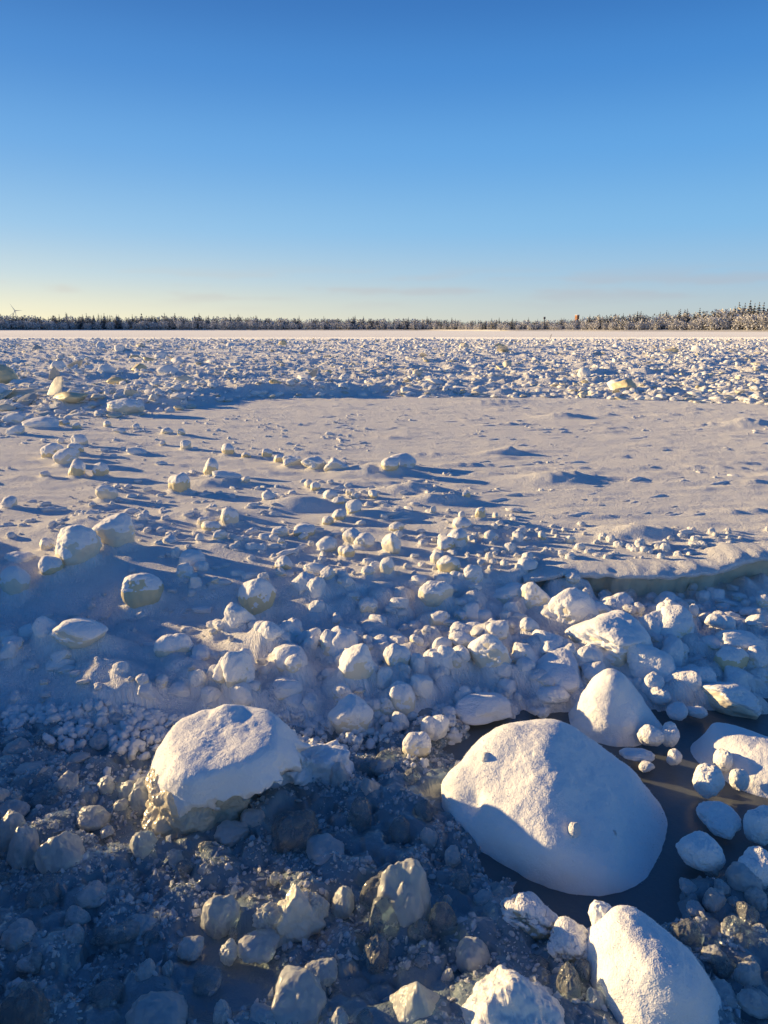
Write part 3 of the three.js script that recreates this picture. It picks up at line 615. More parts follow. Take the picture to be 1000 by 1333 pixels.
  ["ice", 0.079, -2.109, -0.25, 0.178, 0.293, 0.157],
  ["ice", -0.552, -2.079, -0.25, 0.117, 0.15, 0.103],
  ["ice", -0.501, -2.011, -0.25, 0.031, 0.05, 0.027],
  ["ice", -0.592, -2.067, -0.25, 0.036, 0.057, 0.032],
  ["ice", -0.397, -2.257, -0.25, 0.034, 0.055, 0.029],
  ["ice", -0.024, -1.916, -0.25, 0.083, 0.118, 0.073],
  ["ice", -0.473, -1.709, -0.25, 0.054, 0.088, 0.047],
  ["ice", -0.256, -1.762, -0.25, 0.183, 0.121, 0.161],
  ["ice", -0.132, -1.681, -0.25, 0.062, 0.101, 0.054],
  ["ice", -0.055, -1.697, -0.25, 0.044, 0.073, 0.039],
  ["ice", 0.0, -2.032, -0.25, 0.112, 0.184, 0.099],
  ["ice", 0.199, -2.057, -0.25, 0.083, 0.136, 0.073],
  ["ice", 0.22, -2.153, -0.25, 0.03, 0.049, 0.026],
  ["ice", 0.283, -1.919, -0.25, 0.11, 0.127, 0.097],
  ["ice", 0.194, -1.843, -0.25, 0.038, 0.062, 0.033],
  ["ice", 0.115, -2.017, -0.25, 0.076, 0.093, 0.067],
  ["ice", 1.323, -2.250, -0.25, 0.128, 0.129, 0.112],
  ["ice", 1.208, -2.201, -0.25, 0.049, 0.081, 0.043],
  ["ice", 1.232, -2.083, -0.25, 0.068, 0.111, 0.06],
  ["ice", 1.309, -2.157, -0.25, 0.07, 0.082, 0.062],
  ["ice", 0.557, -1.799, -0.25, 0.079, 0.13, 0.069],
  ["ice", 0.619, -1.858, -0.25, 0.057, 0.094, 0.05],
  ["ice", 0.625, -1.749, -0.25, 0.05, 0.082, 0.044],
  ["ice", -0.666, -2.300, -0.25, 0.045, 0.056, 0.04],
  ["ice", -0.742, -2.318, -0.25, 0.057, 0.06, 0.05],
  ["ice", -0.791, -2.371, -0.25, 0.058, 0.062, 0.051],
  ["ice", -1.19, -2.594, -0.25, 0.125, 0.086, 0.11],
  ["ice", -1.441, -2.732, -0.25, 0.131, 0.063, 0.115],
  ["ice", -0.926, -2.652, -0.25, 0.064, 0.069, 0.056],
  ["ice", -0.608, -2.502, -0.25, 0.122, 0.081, 0.107],
  ["ice", -0.533, -2.594, -0.25, 0.094, 0.086, 0.083],
  ["ice", -0.681, -2.424, -0.25, 0.065, 0.057, 0.057],
  ["ice", 0.0, -3.003, -0.25, 0.092, 0.095, 0.081],
  ["ice", 0.119, -2.856, -0.25, 0.088, 0.09, 0.078],
  ["ice", 0.159, -2.640, -0.25, 0.089, 0.093, 0.078],
  ["ice", 0.061, -2.517, -0.25, 0.092, 0.098, 0.081],
  ["ice", 0.181, -2.478, -0.25, 0.072, 0.083, 0.064],
  ["ice", -1.382, -3.183, -0.25, 0.097, 0.067, 0.085],
  ["ice", -1.189, -3.161, -0.25, 0.097, 0.045, 0.085],
  ["ice", -1.43, -3.025, -0.25, 0.122, 0.055, 0.107],
  ["ice", -1.6, -2.930, -0.25, 0.139, 0.06, 0.122],
  ["ice", -1.759, -3.113, -0.25, 0.11, 0.07, 0.097],
  ["ice", -1.038, -3.028, -0.25, 0.086, 0.05, 0.076],
  ["ice", -1.284, -3.335, -0.25, 0.078, 0.052, 0.068],
  ["ice", -1.021, -3.228, -0.25, 0.076, 0.05, 0.067],
  ["ice", -0.974, -3.418, -0.25, 0.072, 0.041, 0.063],
  ["ice", 1.149, -2.021, -0.25, 0.066, 0.041, 0.058],
  ["ice", 1.056, -1.926, -0.25, 0.074, 0.045, 0.065],
  ["ice", 1.125, -1.865, -0.25, 0.086, 0.055, 0.076],
  ["ice", 1.076, -2.122, -0.25, 0.058, 0.036, 0.051],
  ["ice", 1.016, -1.784, -0.25, 0.083, 0.054, 0.073],
  ["ice", 1.106, -1.755, -0.25, 0.091, 0.063, 0.08],
  ["ice", 1.092, -2.228, -0.25, 0.055, 0.041, 0.049],
  ["ice", 0.393, -2.085, -0.25, 0.037, 0.044, 0.032],
  ["ice", 0.279, -2.255, -0.25, 0.073, 0.07, 0.064],
  ["ice", 0.352, -2.173, -0.25, 0.065, 0.042, 0.057],
  ["ice", 0.262, -2.375, -0.25, 0.064, 0.071, 0.056],
  ["ice", -1.032, -2.183, -0.25, 0.109, 0.063, 0.096],
  ["ice", -1.194, -2.181, -0.25, 0.119, 0.068, 0.105],
  ["ice", -1.115, -1.895, -0.25, 0.073, 0.05, 0.064],
  ["ice", -0.833, -1.790, -0.25, 0.093, 0.075, 0.081],
  ["ice", -0.62, -1.951, -0.25, 0.084, 0.06, 0.074],
  ["ice", -0.543, -1.834, -0.25, 0.094, 0.064, 0.083],
  ["ice", -0.356, -1.703, -0.25, 0.089, 0.068, 0.078],
  ["ice", -0.191, -1.862, -0.25, 0.096, 0.064, 0.084],
  ["ice", 0.121, -1.893, -0.25, 0.073, 0.056, 0.064],
  ["ice", 0.332, -1.844, -0.25, 0.047, 0.035, 0.042],
  ["ice", 0.485, -1.896, -0.25, 0.058, 0.049, 0.051],
  ["heap", -0.627, -4.289, -0.16, 0.106, 0.065, 0.093],
  ["heap", -0.291, -4.013, -0.16, 0.037, 0.033, 0.033],
  ["heap", -0.978, -3.932, -0.16, 0.037, 0.022, 0.033],
  ["heap", -0.404, -3.560, -0.204, 0.036, 0.024, 0.031],
  ["heap", -0.143, -3.466, -0.236, 0.077, 0.061, 0.068],
  ["heap", 0.359, -4.403, -0.16, 0.152, 0.116, 0.134],
  ["heap", -0.907, -4.344, -0.16, 0.057, 0.061, 0.05],
  ["heap", -0.741, -3.719, -0.165, 0.091, 0.072, 0.08],
  ["heap", -0.301, -4.445, -0.153, 0.041, 0.029, 0.036],
  ["heap", -0.085, -3.917, -0.16, 0.052, 0.049, 0.046],
  ["heap", -0.408, -4.017, -0.16, 0.127, 0.127, 0.112],
  ["heap", -0.657, -3.720, -0.166, 0.074, 0.082, 0.065],
  ["heap", -0.018, -4.051, -0.16, 0.17, 0.108, 0.149],
  ["heap", -0.417, -3.606, -0.193, 0.037, 0.032, 0.033],
  ["heap", -0.907, -3.626, -0.181, 0.11, 0.101, 0.097],
  ["heap", 0.189, -4.022, -0.16, 0.108, 0.101, 0.095],
  ["heap", -0.218, -3.801, -0.163, 0.13, 0.148, 0.114],
  ["heap", -0.351, -3.681, -0.179, 0.035, 0.035, 0.03],
  ["heap", -0.117, -3.422, -0.246, 0.116, 0.082, 0.102],
  ["heap", -0.466, -3.676, -0.176, 0.034, 0.029, 0.03],
  ["heap", -0.875, -4.364, -0.16, 0.04, 0.042, 0.035],
  ["heap", -0.89, -4.142, -0.16, 0.063, 0.07, 0.056],
  ["heap", -0.901, -3.855, -0.16, 0.08, 0.089, 0.07],
  ["heap", 0.098, -3.546, -0.223, 0.045, 0.036, 0.04],
  ["heap", -0.479, -3.482, -0.221, 0.144, 0.089, 0.127],
  ["heap", -0.831, -4.191, -0.16, 0.048, 0.042, 0.042],
  ["heap", -0.223, -4.156, -0.16, 0.038, 0.031, 0.033],
  ["heap", -0.488, -3.689, -0.173, 0.15, 0.149, 0.132],
  ["heap", -0.299, -3.710, -0.175, 0.097, 0.055, 0.085],
  ["heap", 0.2, -3.555, -0.221, 0.129, 0.137, 0.114],
  ["heap", -0.489, -3.965, -0.16, 0.038, 0.037, 0.034],
  ["heap", -1.051, -4.437, -0.154, 0.049, 0.033, 0.043],
  ["heap", -0.624, -4.452, -0.148, 0.04, 0.027, 0.035],
  ["heap", -0.904, -4.009, -0.16, 0.037, 0.04, 0.032],
  ["heap", -0.193, -4.316, -0.16, 0.051, 0.04, 0.045],
  ["heap", -0.558, -4.231, -0.16, 0.145, 0.169, 0.127],
  ["heap", -0.378, -3.869, -0.16, 0.037, 0.023, 0.032],
  ["heap", -0.574, -4.098, -0.16, 0.136, 0.091, 0.12],
  ["heap", -0.892, -3.451, -0.222, 0.07, 0.043, 0.062],
  ["heap", -0.307, -4.435, -0.154, 0.087, 0.101, 0.077],
  ["heap", 0.159, -3.671, -0.192, 0.045, 0.035, 0.04],
  ["heap", -0.732, -3.561, -0.195, 0.072, 0.076, 0.064],
  ["heap", -0.592, -4.099, -0.16, 0.133, 0.154, 0.117],
  ["heap", 0.14, -3.544, -0.224, 0.118, 0.121, 0.104],
  ["heap", -0.697, -3.820, -0.16, 0.055, 0.031, 0.049],
  ["heap", -1.032, -4.116, -0.16, 0.05, 0.049, 0.044],
  ["heap", 0.289, -3.806, -0.171, 0.15, 0.176, 0.132],
  ["heap", 0.301, -4.015, -0.16, 0.045, 0.032, 0.04],
  ["heap", -0.796, -4.167, -0.16, 0.098, 0.11, 0.086],
  ["heap", 0.133, -3.817, -0.165, 0.096, 0.101, 0.084],
  ["heap", -0.844, -3.607, -0.184, 0.138, 0.144, 0.121],
  ["heap", 0.011, -3.860, -0.161, 0.041, 0.043, 0.036],
  ["heap", -0.516, -3.524, -0.209, 0.148, 0.118, 0.131],
  ["heap", -0.423, -3.454, -0.23, 0.099, 0.062, 0.087],
  ["heap", -0.901, -4.192, -0.16, 0.156, 0.166, 0.138],
  ["heap", -0.743, -3.486, -0.214, 0.149, 0.144, 0.131],
  ["heap", -0.526, -3.792, -0.161, 0.038, 0.021, 0.033],
  ["heap", 0.301, -3.694, -0.197, 0.074, 0.084, 0.065],
  ["heap", -0.387, -3.500, -0.22, 0.119, 0.078, 0.104],
  ["heap", -0.706, -4.101, -0.16, 0.048, 0.045, 0.042],
  ["heap", 0.577, -4.375, -0.16, 0.043, 0.049, 0.038],
  ["heap", 0.663, -4.265, -0.161, 0.097, 0.108, 0.085],
  ["heap", 0.67, -3.836, -0.211, 0.076, 0.068, 0.067],
  ["heap", 0.989, -5.078, -0.0, 0.086, 0.061, 0.076],
  ["heap", 0.27, -3.895, -0.161, 0.042, 0.036, 0.037],
  ["heap", 1.058, -4.259, -0.194, 0.059, 0.053, 0.052],
  ["heap", 0.824, -3.968, -0.187, 0.039, 0.035, 0.034],
  ["heap", 0.579, -4.501, -0.156, 0.142, 0.126, 0.125],
  ["heap", 0.821, -3.928, -0.194, 0.157, 0.132, 0.138],
  ["heap", 0.94, -4.275, -0.184, 0.085, 0.085, 0.075],
  ["heap", 0.756, -4.193, -0.167, 0.078, 0.089, 0.069],
  ["heap", 0.943, -3.858, -0.219, 0.162, 0.116, 0.143],
  ["heap", 0.799, -3.812, -0.221, 0.137, 0.086, 0.121],
  ["heap", 0.426, -4.361, -0.16, 0.041, 0.03, 0.036],
  ["heap", 0.342, -3.954, -0.16, 0.129, 0.143, 0.113],
  ["heap", 0.425, -3.974, -0.165, 0.105, 0.068, 0.092],
  ["heap", 1.119, -3.840, -0.234, 0.044, 0.051, 0.039],
  ["heap", 0.69, -4.141, -0.162, 0.184, 0.199, 0.162],
  ["heap", 0.467, -4.338, -0.16, 0.087, 0.068, 0.076],
  ["heap", 0.52, -4.491, -0.158, 0.13, 0.077, 0.115],
  ["heap", 0.904, -4.410, -0.18, 0.04, 0.031, 0.035],
  ["heap", 0.959, -4.306, -0.186, 0.04, 0.047, 0.035],
  ["heap", 1.029, -3.844, -0.228, 0.038, 0.027, 0.033],
  ["heap", 0.307, -3.922, -0.16, 0.049, 0.031, 0.043],
  ["heap", 0.669, -3.826, -0.213, 0.133, 0.095, 0.117],
  ["heap", 0.403, -3.789, -0.196, 0.085, 0.085, 0.075],
  ["heap", 0.43, -4.850, -0.038, 0.131, 0.111, 0.116],
  ["heap", 0.325, -3.743, -0.19, 0.095, 0.1, 0.083],
  ["heap", 0.345, -3.849, -0.172, 0.036, 0.04, 0.032],
  ["heap", 0.801, -4.460, -0.17, 0.095, 0.108, 0.084],
  ["heap", 0.63, -4.749, -0.082, 0.096, 0.071, 0.084],
  ["heap", 0.445, -4.732, -0.084, 0.043, 0.031, 0.038],
  ["heap", 0.648, -4.488, -0.16, 0.139, 0.105, 0.122],
  ["heap", 0.915, -4.814, -0.181, 0.069, 0.041, 0.06],
  ["heap", 0.627, -4.895, -0.027, 0.143, 0.132, 0.126],
  ["heap", 0.486, -4.237, -0.16, 0.174, 0.111, 0.153],
  ["heap", 1.193, -4.410, -0.2, 0.085, 0.091, 0.074],
  ["heap", 0.691, -4.177, -0.162, 0.115, 0.133, 0.101],
  ["heap", 0.599, -3.880, -0.201, 0.111, 0.107, 0.098],
  ["heap", 0.757, -4.519, -0.167, 0.041, 0.027, 0.037],
  ["heap", 0.341, -3.966, -0.16, 0.048, 0.032, 0.043],
  ["heap", 0.341, -3.799, -0.181, 0.143, 0.14, 0.126],
  ["heap", 0.627, -4.591, -0.139, 0.059, 0.051, 0.052],
  ["heap", 0.461, -4.325, -0.16, 0.053, 0.061, 0.047],
  ["heap", 1.326, -4.279, -0.2, 0.051, 0.059, 0.045],
  ["heap", 0.646, -4.483, -0.16, 0.04, 0.033, 0.035],
  ["heap", 0.796, -4.287, -0.17, 0.047, 0.042, 0.042],
  ["heap", 0.313, -4.572, -0.138, 0.043, 0.036, 0.038],
  ["heap", 0.378, -4.916, -0.017, 0.064, 0.047, 0.057],
  ["heap", 0.895, -4.194, -0.18, 0.128, 0.125, 0.113],
  ["heap", 1.896, -3.823, -0.259, 0.062, 0.047, 0.055],
  ["heap", 2.642, -4.762, -0.2, 0.144, 0.14, 0.127],
  ["heap", 1.172, -3.780, -0.25, 0.155, 0.147, 0.136],
  ["heap", 1.943, -3.889, -0.244, 0.04, 0.035, 0.035],
  ["heap", 1.658, -3.796, -0.257, 0.135, 0.145, 0.119],
  ["heap", 1.734, -3.770, -0.266, 0.109, 0.108, 0.096],
  ["heap", 1.795, -5.116, -0.2, 0.051, 0.041, 0.045],
  ["heap", 1.247, -3.815, -0.241, 0.087, 0.083, 0.077],
  ["heap", 1.873, -4.005, -0.216, 0.079, 0.043, 0.07],
  ["heap", 2.027, -3.929, -0.236, 0.08, 0.072, 0.071],
  ["heap", 2.312, -4.960, -0.2, 0.153, 0.114, 0.134],
  ["heap", 1.429, -4.583, -0.2, 0.14, 0.099, 0.123],
  ["heap", 1.882, -3.732, -0.279, 0.076, 0.059, 0.066],
  ["heap", 1.686, -3.944, -0.222, 0.131, 0.124, 0.115],
  ["heap", 2.318, -5.019, -0.2, 0.051, 0.038, 0.045],
  ["heap", 2.243, -4.551, -0.2, 0.104, 0.061, 0.091],
  ["heap", 1.403, -4.551, -0.2, 0.126, 0.125, 0.111],
  ["heap", 2.161, -4.555, -0.2, 0.094, 0.081, 0.083],
  ["heap", 2.004, -4.826, -0.2, 0.193, 0.137, 0.17],
  ["heap", 2.158, -3.790, -0.272, 0.035, 0.029, 0.031],
  ["heap", 1.972, -3.748, -0.278, 0.069, 0.049, 0.061],
  ["heap", 1.339, -3.747, -0.259, 0.043, 0.04, 0.038],
  ["heap", 1.377, -4.133, -0.2, 0.183, 0.119, 0.161],
  ["heap", 2.131, -4.119, -0.203, 0.165, 0.165, 0.145],
  ["heap", 1.373, -3.787, -0.25, 0.075, 0.04, 0.066],
  ["heap", 1.251, -4.238, -0.2, 0.077, 0.059, 0.068],
  ["heap", 1.48, -4.475, -0.2, 0.062, 0.067, 0.054],
  ["heap", 1.156, -3.885, -0.224, 0.146, 0.09, 0.128],
  ["heap", 2.167, -3.936, -0.236, 0.163, 0.12, 0.143],
  ["heap", 1.684, -4.274, -0.2, 0.202, 0.189, 0.178],
  ["heap", 1.708, -4.365, -0.2, 0.056, 0.033, 0.049],
  ["heap", 1.249, -3.830, -0.238, 0.051, 0.058, 0.045],
  ["heap", 1.657, -4.616, -0.2, 0.094, 0.066, 0.083],
  ["heap", 1.48, -3.677, -0.279, 0.149, 0.159, 0.131],
  ["heap", 1.765, -3.732, -0.276, 0.165, 0.148, 0.145],
  ["heap", 2.398, -4.977, -0.2, 0.152, 0.131, 0.134],
  ["heap", 2.034, -4.055, -0.21, 0.053, 0.031, 0.047],
  ["heap", 2.628, -4.877, -0.2, 0.092, 0.073, 0.081],
  ["heap", 1.469, -3.880, -0.23, 0.18, 0.129, 0.158],
  ["heap", 2.128, -4.535, -0.2, 0.101, 0.083, 0.089],
  ["heap", 1.618, -4.821, -0.2, 0.054, 0.06, 0.047],
  ["heap", 1.932, -4.546, -0.2, 0.186, 0.217, 0.164],
  ["heap", 2.012, -4.893, -0.2, 0.053, 0.034, 0.047],
  ["heap", 1.901, -4.983, -0.2, 0.059, 0.044, 0.052],
  ["heap", 1.722, -3.779, -0.263, 0.123, 0.1, 0.108],
  ["heap", 1.708, -4.194, -0.2, 0.066, 0.051, 0.058],
  ["heap", 1.397, -4.526, -0.2, 0.204, 0.134, 0.179],
  ["heap", 1.738, -4.011, -0.211, 0.155, 0.108, 0.137],
  ["heap", 1.695, -4.649, -0.2, 0.076, 0.065, 0.067],
  ["heap", 2.152, -3.837, -0.261, 0.152, 0.082, 0.134],
  ["heap", 1.191, -3.897, -0.222, 0.16, 0.137, 0.14],
  ["heap", 2.285, -5.128, -0.2, 0.081, 0.092, 0.072],
  ["heap", 2.0, -3.805, -0.266, 0.176, 0.124, 0.155],
  ["heap", 1.534, -4.795, -0.2, 0.1, 0.099, 0.088],
  ["heap", 2.183, -3.934, -0.237, 0.106, 0.11, 0.093],
  ["heap", 1.746, -4.163, -0.2, 0.038, 0.04, 0.034],
  ["heap", 1.362, -3.750, -0.259, 0.101, 0.075, 0.089],
  ["heap", 1.496, -4.588, -0.2, 0.119, 0.119, 0.104],
  ["heap", 1.589, -4.970, -0.2, 0.103, 0.097, 0.091],
  ["heap", 1.858, -4.694, -0.2, 0.114, 0.067, 0.1],
  ["heap", -1.823, -3.787, -0.169, 0.107, 0.103, 0.094],
  ["heap", -1.178, -3.815, -0.16, 0.045, 0.032, 0.039],
  ["heap", -1.05, -3.651, -0.178, 0.046, 0.025, 0.041],
  ["heap", -1.567, -3.683, -0.186, 0.053, 0.038, 0.047],
  ["heap", -1.336, -3.539, -0.213, 0.042, 0.022, 0.037],
  ["heap", -1.811, -3.852, -0.162, 0.077, 0.052, 0.068],
  ["heap", -1.222, -3.629, -0.187, 0.058, 0.039, 0.051],
  ["heap", -1.111, -3.942, -0.16, 0.094, 0.066, 0.082],
  ["heap", -1.849, -3.630, -0.202, 0.046, 0.052, 0.04],
  ["heap", -1.722, -4.094, -0.16, 0.047, 0.039, 0.041],
  ["heap", -1.332, -3.521, -0.217, 0.039, 0.031, 0.034],
  ["heap", -1.816, -3.528, -0.228, 0.039, 0.021, 0.034],
  ["heap", -2.114, -3.828, -0.162, 0.1, 0.111, 0.088],
  ["heap", -1.244, -3.470, -0.226, 0.096, 0.072, 0.085],
  ["heap", 0.837, -3.483, -0.274, 0.077, 0.039, 0.068],
  ["heap", 1.626, -3.719, -0.274, 0.051, 0.038, 0.045],
  ["heap", 0.877, -3.803, -0.228, 0.047, 0.036, 0.041],
  ["heap", 2.113, -3.799, -0.269, 0.109, 0.073, 0.096],
  ["heap", 1.103, -3.543, -0.294, 0.086, 0.07, 0.076],
  ["heap", 0.661, -3.627, -0.255, 0.05, 0.056, 0.044],
  ["heap", 0.89, -3.683, -0.257, 0.098, 0.052, 0.086],
  ["heap", 1.192, -3.567, -0.294, 0.081, 0.042, 0.071],
  ["heap", 0.657, -3.753, -0.231, 0.102, 0.072, 0.09],
  ["heap", 1.686, -3.548, -0.3, 0.047, 0.033, 0.041],
  ["heap", 2.047, -3.650, -0.296, 0.044, 0.045, 0.039],
  ["heap", 1.092, -3.734, -0.259, 0.039, 0.04, 0.034],
  ["heap", 1.979, -3.638, -0.296, 0.102, 0.053, 0.09],
  ["heap", 0.935, -3.613, -0.274, 0.103, 0.119, 0.091],
  ["heap", 1.202, -3.742, -0.26, 0.055, 0.047, 0.048],
  ["heap", 2.055, -3.769, -0.275, 0.089, 0.09, 0.078],
  ["heap", 1.814, -3.587, -0.299, 0.066, 0.049, 0.058],
  ["heap", 1.089, -3.703, -0.266, 0.085, 0.048, 0.075],
  ["heap", 0.873, -3.569, -0.274, 0.043, 0.023, 0.038],
  ["heap", 0.633, -3.599, -0.258, 0.047, 0.055, 0.041],
  ["heap", 1.875, -3.520, -0.3, 0.043, 0.024, 0.038],
  ["heap", 0.73, -3.618, -0.258, 0.076, 0.063, 0.067],
  ["heap", 0.948, -3.663, -0.265, 0.068, 0.067, 0.06],
  ["heap", 1.692, -3.562, -0.299, 0.071, 0.041, 0.062],
  ["heap", 1.913, -3.751, -0.276, 0.065, 0.051, 0.057],
  ["heap", 1.767, -3.786, -0.263, 0.045, 0.031, 0.04],
  ["heap", 0.791, -3.491, -0.27, 0.062, 0.046, 0.055],
  ["heap", 1.152, -3.505, -0.299, 0.057, 0.038, 0.05],
  ["heap", 1.807, -3.621, -0.296, 0.108, 0.062, 0.095],
  ["heap", 1.273, -3.529, -0.298, 0.088, 0.099, 0.077],
  ["clod", -1.741, -5.685, -0.0, 0.045, 0.033, 0.04],
  ["clod", 1.078, -5.256, -0.0, 0.106, 0.088, 0.094],
  ["clod", 0.798, -5.463, -0.0, 0.049, 0.051, 0.043],
  ["clod", 1.109, -5.881, -0.0, 0.078, 0.075, 0.068],
  ["clod", -1.171, -5.588, -0.0, 0.045, 0.033, 0.04],
  ["clod", -1.002, -5.280, -0.0, 0.076, 0.055, 0.067],
  ["clod", -1.806, -5.604, -0.0, 0.083, 0.06, 0.073],
  ["clod", -0.9, -5.725, -0.0, 0.098, 0.09, 0.086],
  ["clod", -1.732, -5.914, -0.0, 0.061, 0.057, 0.054],
  ["clod", 0.127, -5.940, -0.0, 0.049, 0.049, 0.043],
  ["clod", -0.589, -5.660, -0.0, 0.053, 0.06, 0.047],
  ["clod", -0.843, -5.331, -0.0, 0.053, 0.045, 0.047],
  ["clod", 0.723, -4.943, -0.018, 0.05, 0.036, 0.044],
  ["clod", 0.405, -5.782, -0.0, 0.044, 0.049, 0.039],
  ["clod", -0.49, -5.033, -0.0, 0.053, 0.059, 0.047],
  ["clod", -0.444, -5.850, -0.0, 0.045, 0.042, 0.039],
  ["clod", 0.112, -4.972, -0.002, 0.039, 0.038, 0.035],
  ["clod", -0.682, -5.419, -0.0, 0.044, 0.034, 0.039],
  ["clod", -0.216, -4.954, -0.001, 0.04, 0.035, 0.035],
  ["clod", 0.561, -4.951, -0.011, 0.042, 0.029, 0.037],
  ["clod", 1.014, -5.339, -0.0, 0.062, 0.04, 0.055],
  ["clod", 0.978, -5.469, -0.0, 0.107, 0.103, 0.094],
  ["clod", 0.712, -5.808, -0.0, 0.098, 0.073, 0.086],
  ["clod", -0.54, -4.999, -0.0, 0.09, 0.064, 0.079],
  ["clod", -1.155, -5.519, -0.0, 0.066, 0.055, 0.058],
  ["clod", -1.475, -5.656, -0.0, 0.088, 0.098, 0.078],
  ["clod", -1.635, -5.322, -0.0, 0.087, 0.056, 0.077],
  ["clod", 0.763, -5.868, -0.0, 0.078, 0.072, 0.069],
  ["clod", 0.083, -5.636, -0.0, 0.06, 0.057, 0.053],
  ["clod", -0.501, -5.219, -0.0, 0.058, 0.05, 0.051],
  ["clod", -1.672, -5.269, -0.0, 0.061, 0.046, 0.054],
  ["clod", 0.46, -5.097, -0.0, 0.057, 0.041, 0.05],
  ["clod", -0.41, -5.928, -0.0, 0.047, 0.041, 0.042],
  ["clod", -1.529, -5.484, -0.0, 0.065, 0.042, 0.058],
  ["clod", 0.117, -5.882, -0.0, 0.093, 0.097, 0.082],
  ["clod", -0.289, -5.978, -0.0, 0.07, 0.059, 0.062],
  ["clod", 1.105, -5.769, -0.0, 0.106, 0.123, 0.093],
  ["clod", 0.368, -5.050, -0.0, 0.043, 0.05, 0.038],
  ["clod", -0.293, -4.898, -0.006, 0.098, 0.069, 0.086],
  ["clod", 0.518, -4.972, -0.007, 0.039, 0.032, 0.034],
  ["clod", 0.494, -5.790, -0.0, 0.112, 0.087, 0.098],
  ["clod", 0.686, -5.826, -0.0, 0.068, 0.077, 0.06],
  ["clod", -1.221, -5.696, -0.0, 0.067, 0.054, 0.059],
  ["clod", -1.786, -5.805, -0.0, 0.047, 0.054, 0.042],
  ["clod", 0.219, -4.980, -0.002, 0.041, 0.044, 0.036],
  ["clod", -1.426, -5.352, -0.0, 0.075, 0.062, 0.066],
  ["clod", 0.796, -5.304, -0.0, 0.069, 0.076, 0.061],
  ["clod", -1.342, -4.894, -0.012, 0.069, 0.057, 0.06],
  ["clod", 0.607, -5.610, -0.0, 0.121, 0.114, 0.107],
  ["clod", -0.676, -5.115, -0.0, 0.056, 0.04, 0.05],
  ["clod", 2.614, -5.989, -0.0, 0.087, 0.067, 0.076],
  ["clod", 2.277, -5.674, -0.0, 0.065, 0.064, 0.058],
  ["clod", 1.656, -6.094, -0.0, 0.047, 0.033, 0.041],
  ["clod", 2.171, -5.573, -0.0, 0.059, 0.066, 0.052],
  ["clod", 1.184, -5.818, -0.0, 0.071, 0.045, 0.063],
  ["clod", 0.878, -5.693, -0.0, 0.045, 0.037, 0.039],
  ["clod", 1.307, -5.449, -0.0, 0.063, 0.046, 0.055],
  ["clod", 2.181, -5.551, -0.0, 0.044, 0.05, 0.039],
  ["clod", 1.452, -5.905, -0.0, 0.046, 0.045, 0.04],
  ["clod", 2.887, -5.897, -0.0, 0.057, 0.043, 0.05],
  ["clod", 0.852, -5.385, -0.0, 0.06, 0.049, 0.053],
  ["clod", 2.215, -5.524, -0.0, 0.091, 0.093, 0.08],
  ["clod", 1.446, -5.778, -0.0, 0.045, 0.041, 0.039],
  ["clod", 1.789, -5.804, -0.0, 0.045, 0.047, 0.039],
  ["clod", 0.864, -5.458, -0.0, 0.09, 0.063, 0.079],
  ["clod", 1.247, -5.412, -0.0, 0.057, 0.056, 0.05],
  ["clod", 2.728, -5.882, -0.0, 0.052, 0.041, 0.046],
  ["clod", 0.888, -5.131, -0.0, 0.072, 0.073, 0.064],
  ["clod", 0.812, -5.186, -0.0, 0.07, 0.062, 0.062],
  ["clod", 2.452, -5.598, -0.0, 0.047, 0.032, 0.041],
  ["clod", 1.451, -6.016, -0.0, 0.054, 0.056, 0.048],
  ["clod", 2.455, -5.816, -0.0, 0.076, 0.058, 0.067],
  ["clod", 2.034, -5.561, -0.0, 0.078, 0.071, 0.069],
  ["clod", 1.372, -5.364, -0.0, 0.091, 0.067, 0.08],
  ["clod", 2.963, -6.069, -0.0, 0.052, 0.039, 0.045],
  ["clod", 2.523, -5.714, -0.0, 0.078, 0.062, 0.068],
  ["clod", 2.793, -5.697, -0.0, 0.048, 0.054, 0.042],
  ["clod", 2.104, -5.305, -0.0, 0.066, 0.076, 0.058],
  ["clod", 1.731, -5.165, -0.2, 0.067, 0.073, 0.059],
  ["clod", 1.712, -5.313, -0.0, 0.06, 0.047, 0.053],
  ["clod", 1.272, -5.409, -0.0, 0.042, 0.047, 0.037],
  ["clod", 1.254, -6.034, -0.0, 0.047, 0.053, 0.041],
  ["clod", 1.689, -5.936, -0.0, 0.045, 0.03, 0.04],
  ["clod", 2.255, -5.368, -0.0, 0.069, 0.071, 0.061],
  ["clod", 0.972, -5.431, -0.0, 0.05, 0.054, 0.044],
  ["clod", 2.719, -5.781, -0.0, 0.045, 0.049, 0.04],
  ["clod", 2.916, -5.747, -0.0, 0.045, 0.033, 0.04],
  ["clod", 1.165, -5.964, -0.0, 0.089, 0.095, 0.078],
  ["clod", 2.077, -5.212, -0.2, 0.063, 0.049, 0.055],
  ["clod", 1.134, -5.942, -0.0, 0.081, 0.06, 0.071],
  ["ice", -0.938, -2.378, -0.25, 0.023, 0.018, 0.021],
  ["ice", -0.863, -1.992, -0.25, 0.03, 0.022, 0.027],
  ["ice", 0.11, -2.232, -0.25, 0.082, 0.09, 0.072],
  ["ice", -1.409, -2.381, -0.25, 0.04, 0.049, 0.035],
  ["ice", -0.775, -2.002, -0.25, 0.042, 0.029, 0.037],
  ["ice", -0.06, -2.963, -0.25, 0.099, 0.076, 0.087],
  ["ice", -1.623, -2.713, -0.25, 0.083, 0.115, 0.073],
  ["ice", -1.393, -2.265, -0.25, 0.043, 0.054, 0.038],
  ["ice", -1.111, -2.264, -0.25, 0.033, 0.042, 0.029],
  ["ice", -0.81, -1.758, -0.25, 0.024, 0.017, 0.021],
  ["ice", -0.304, -2.266, -0.25, 0.023, 0.026, 0.021],
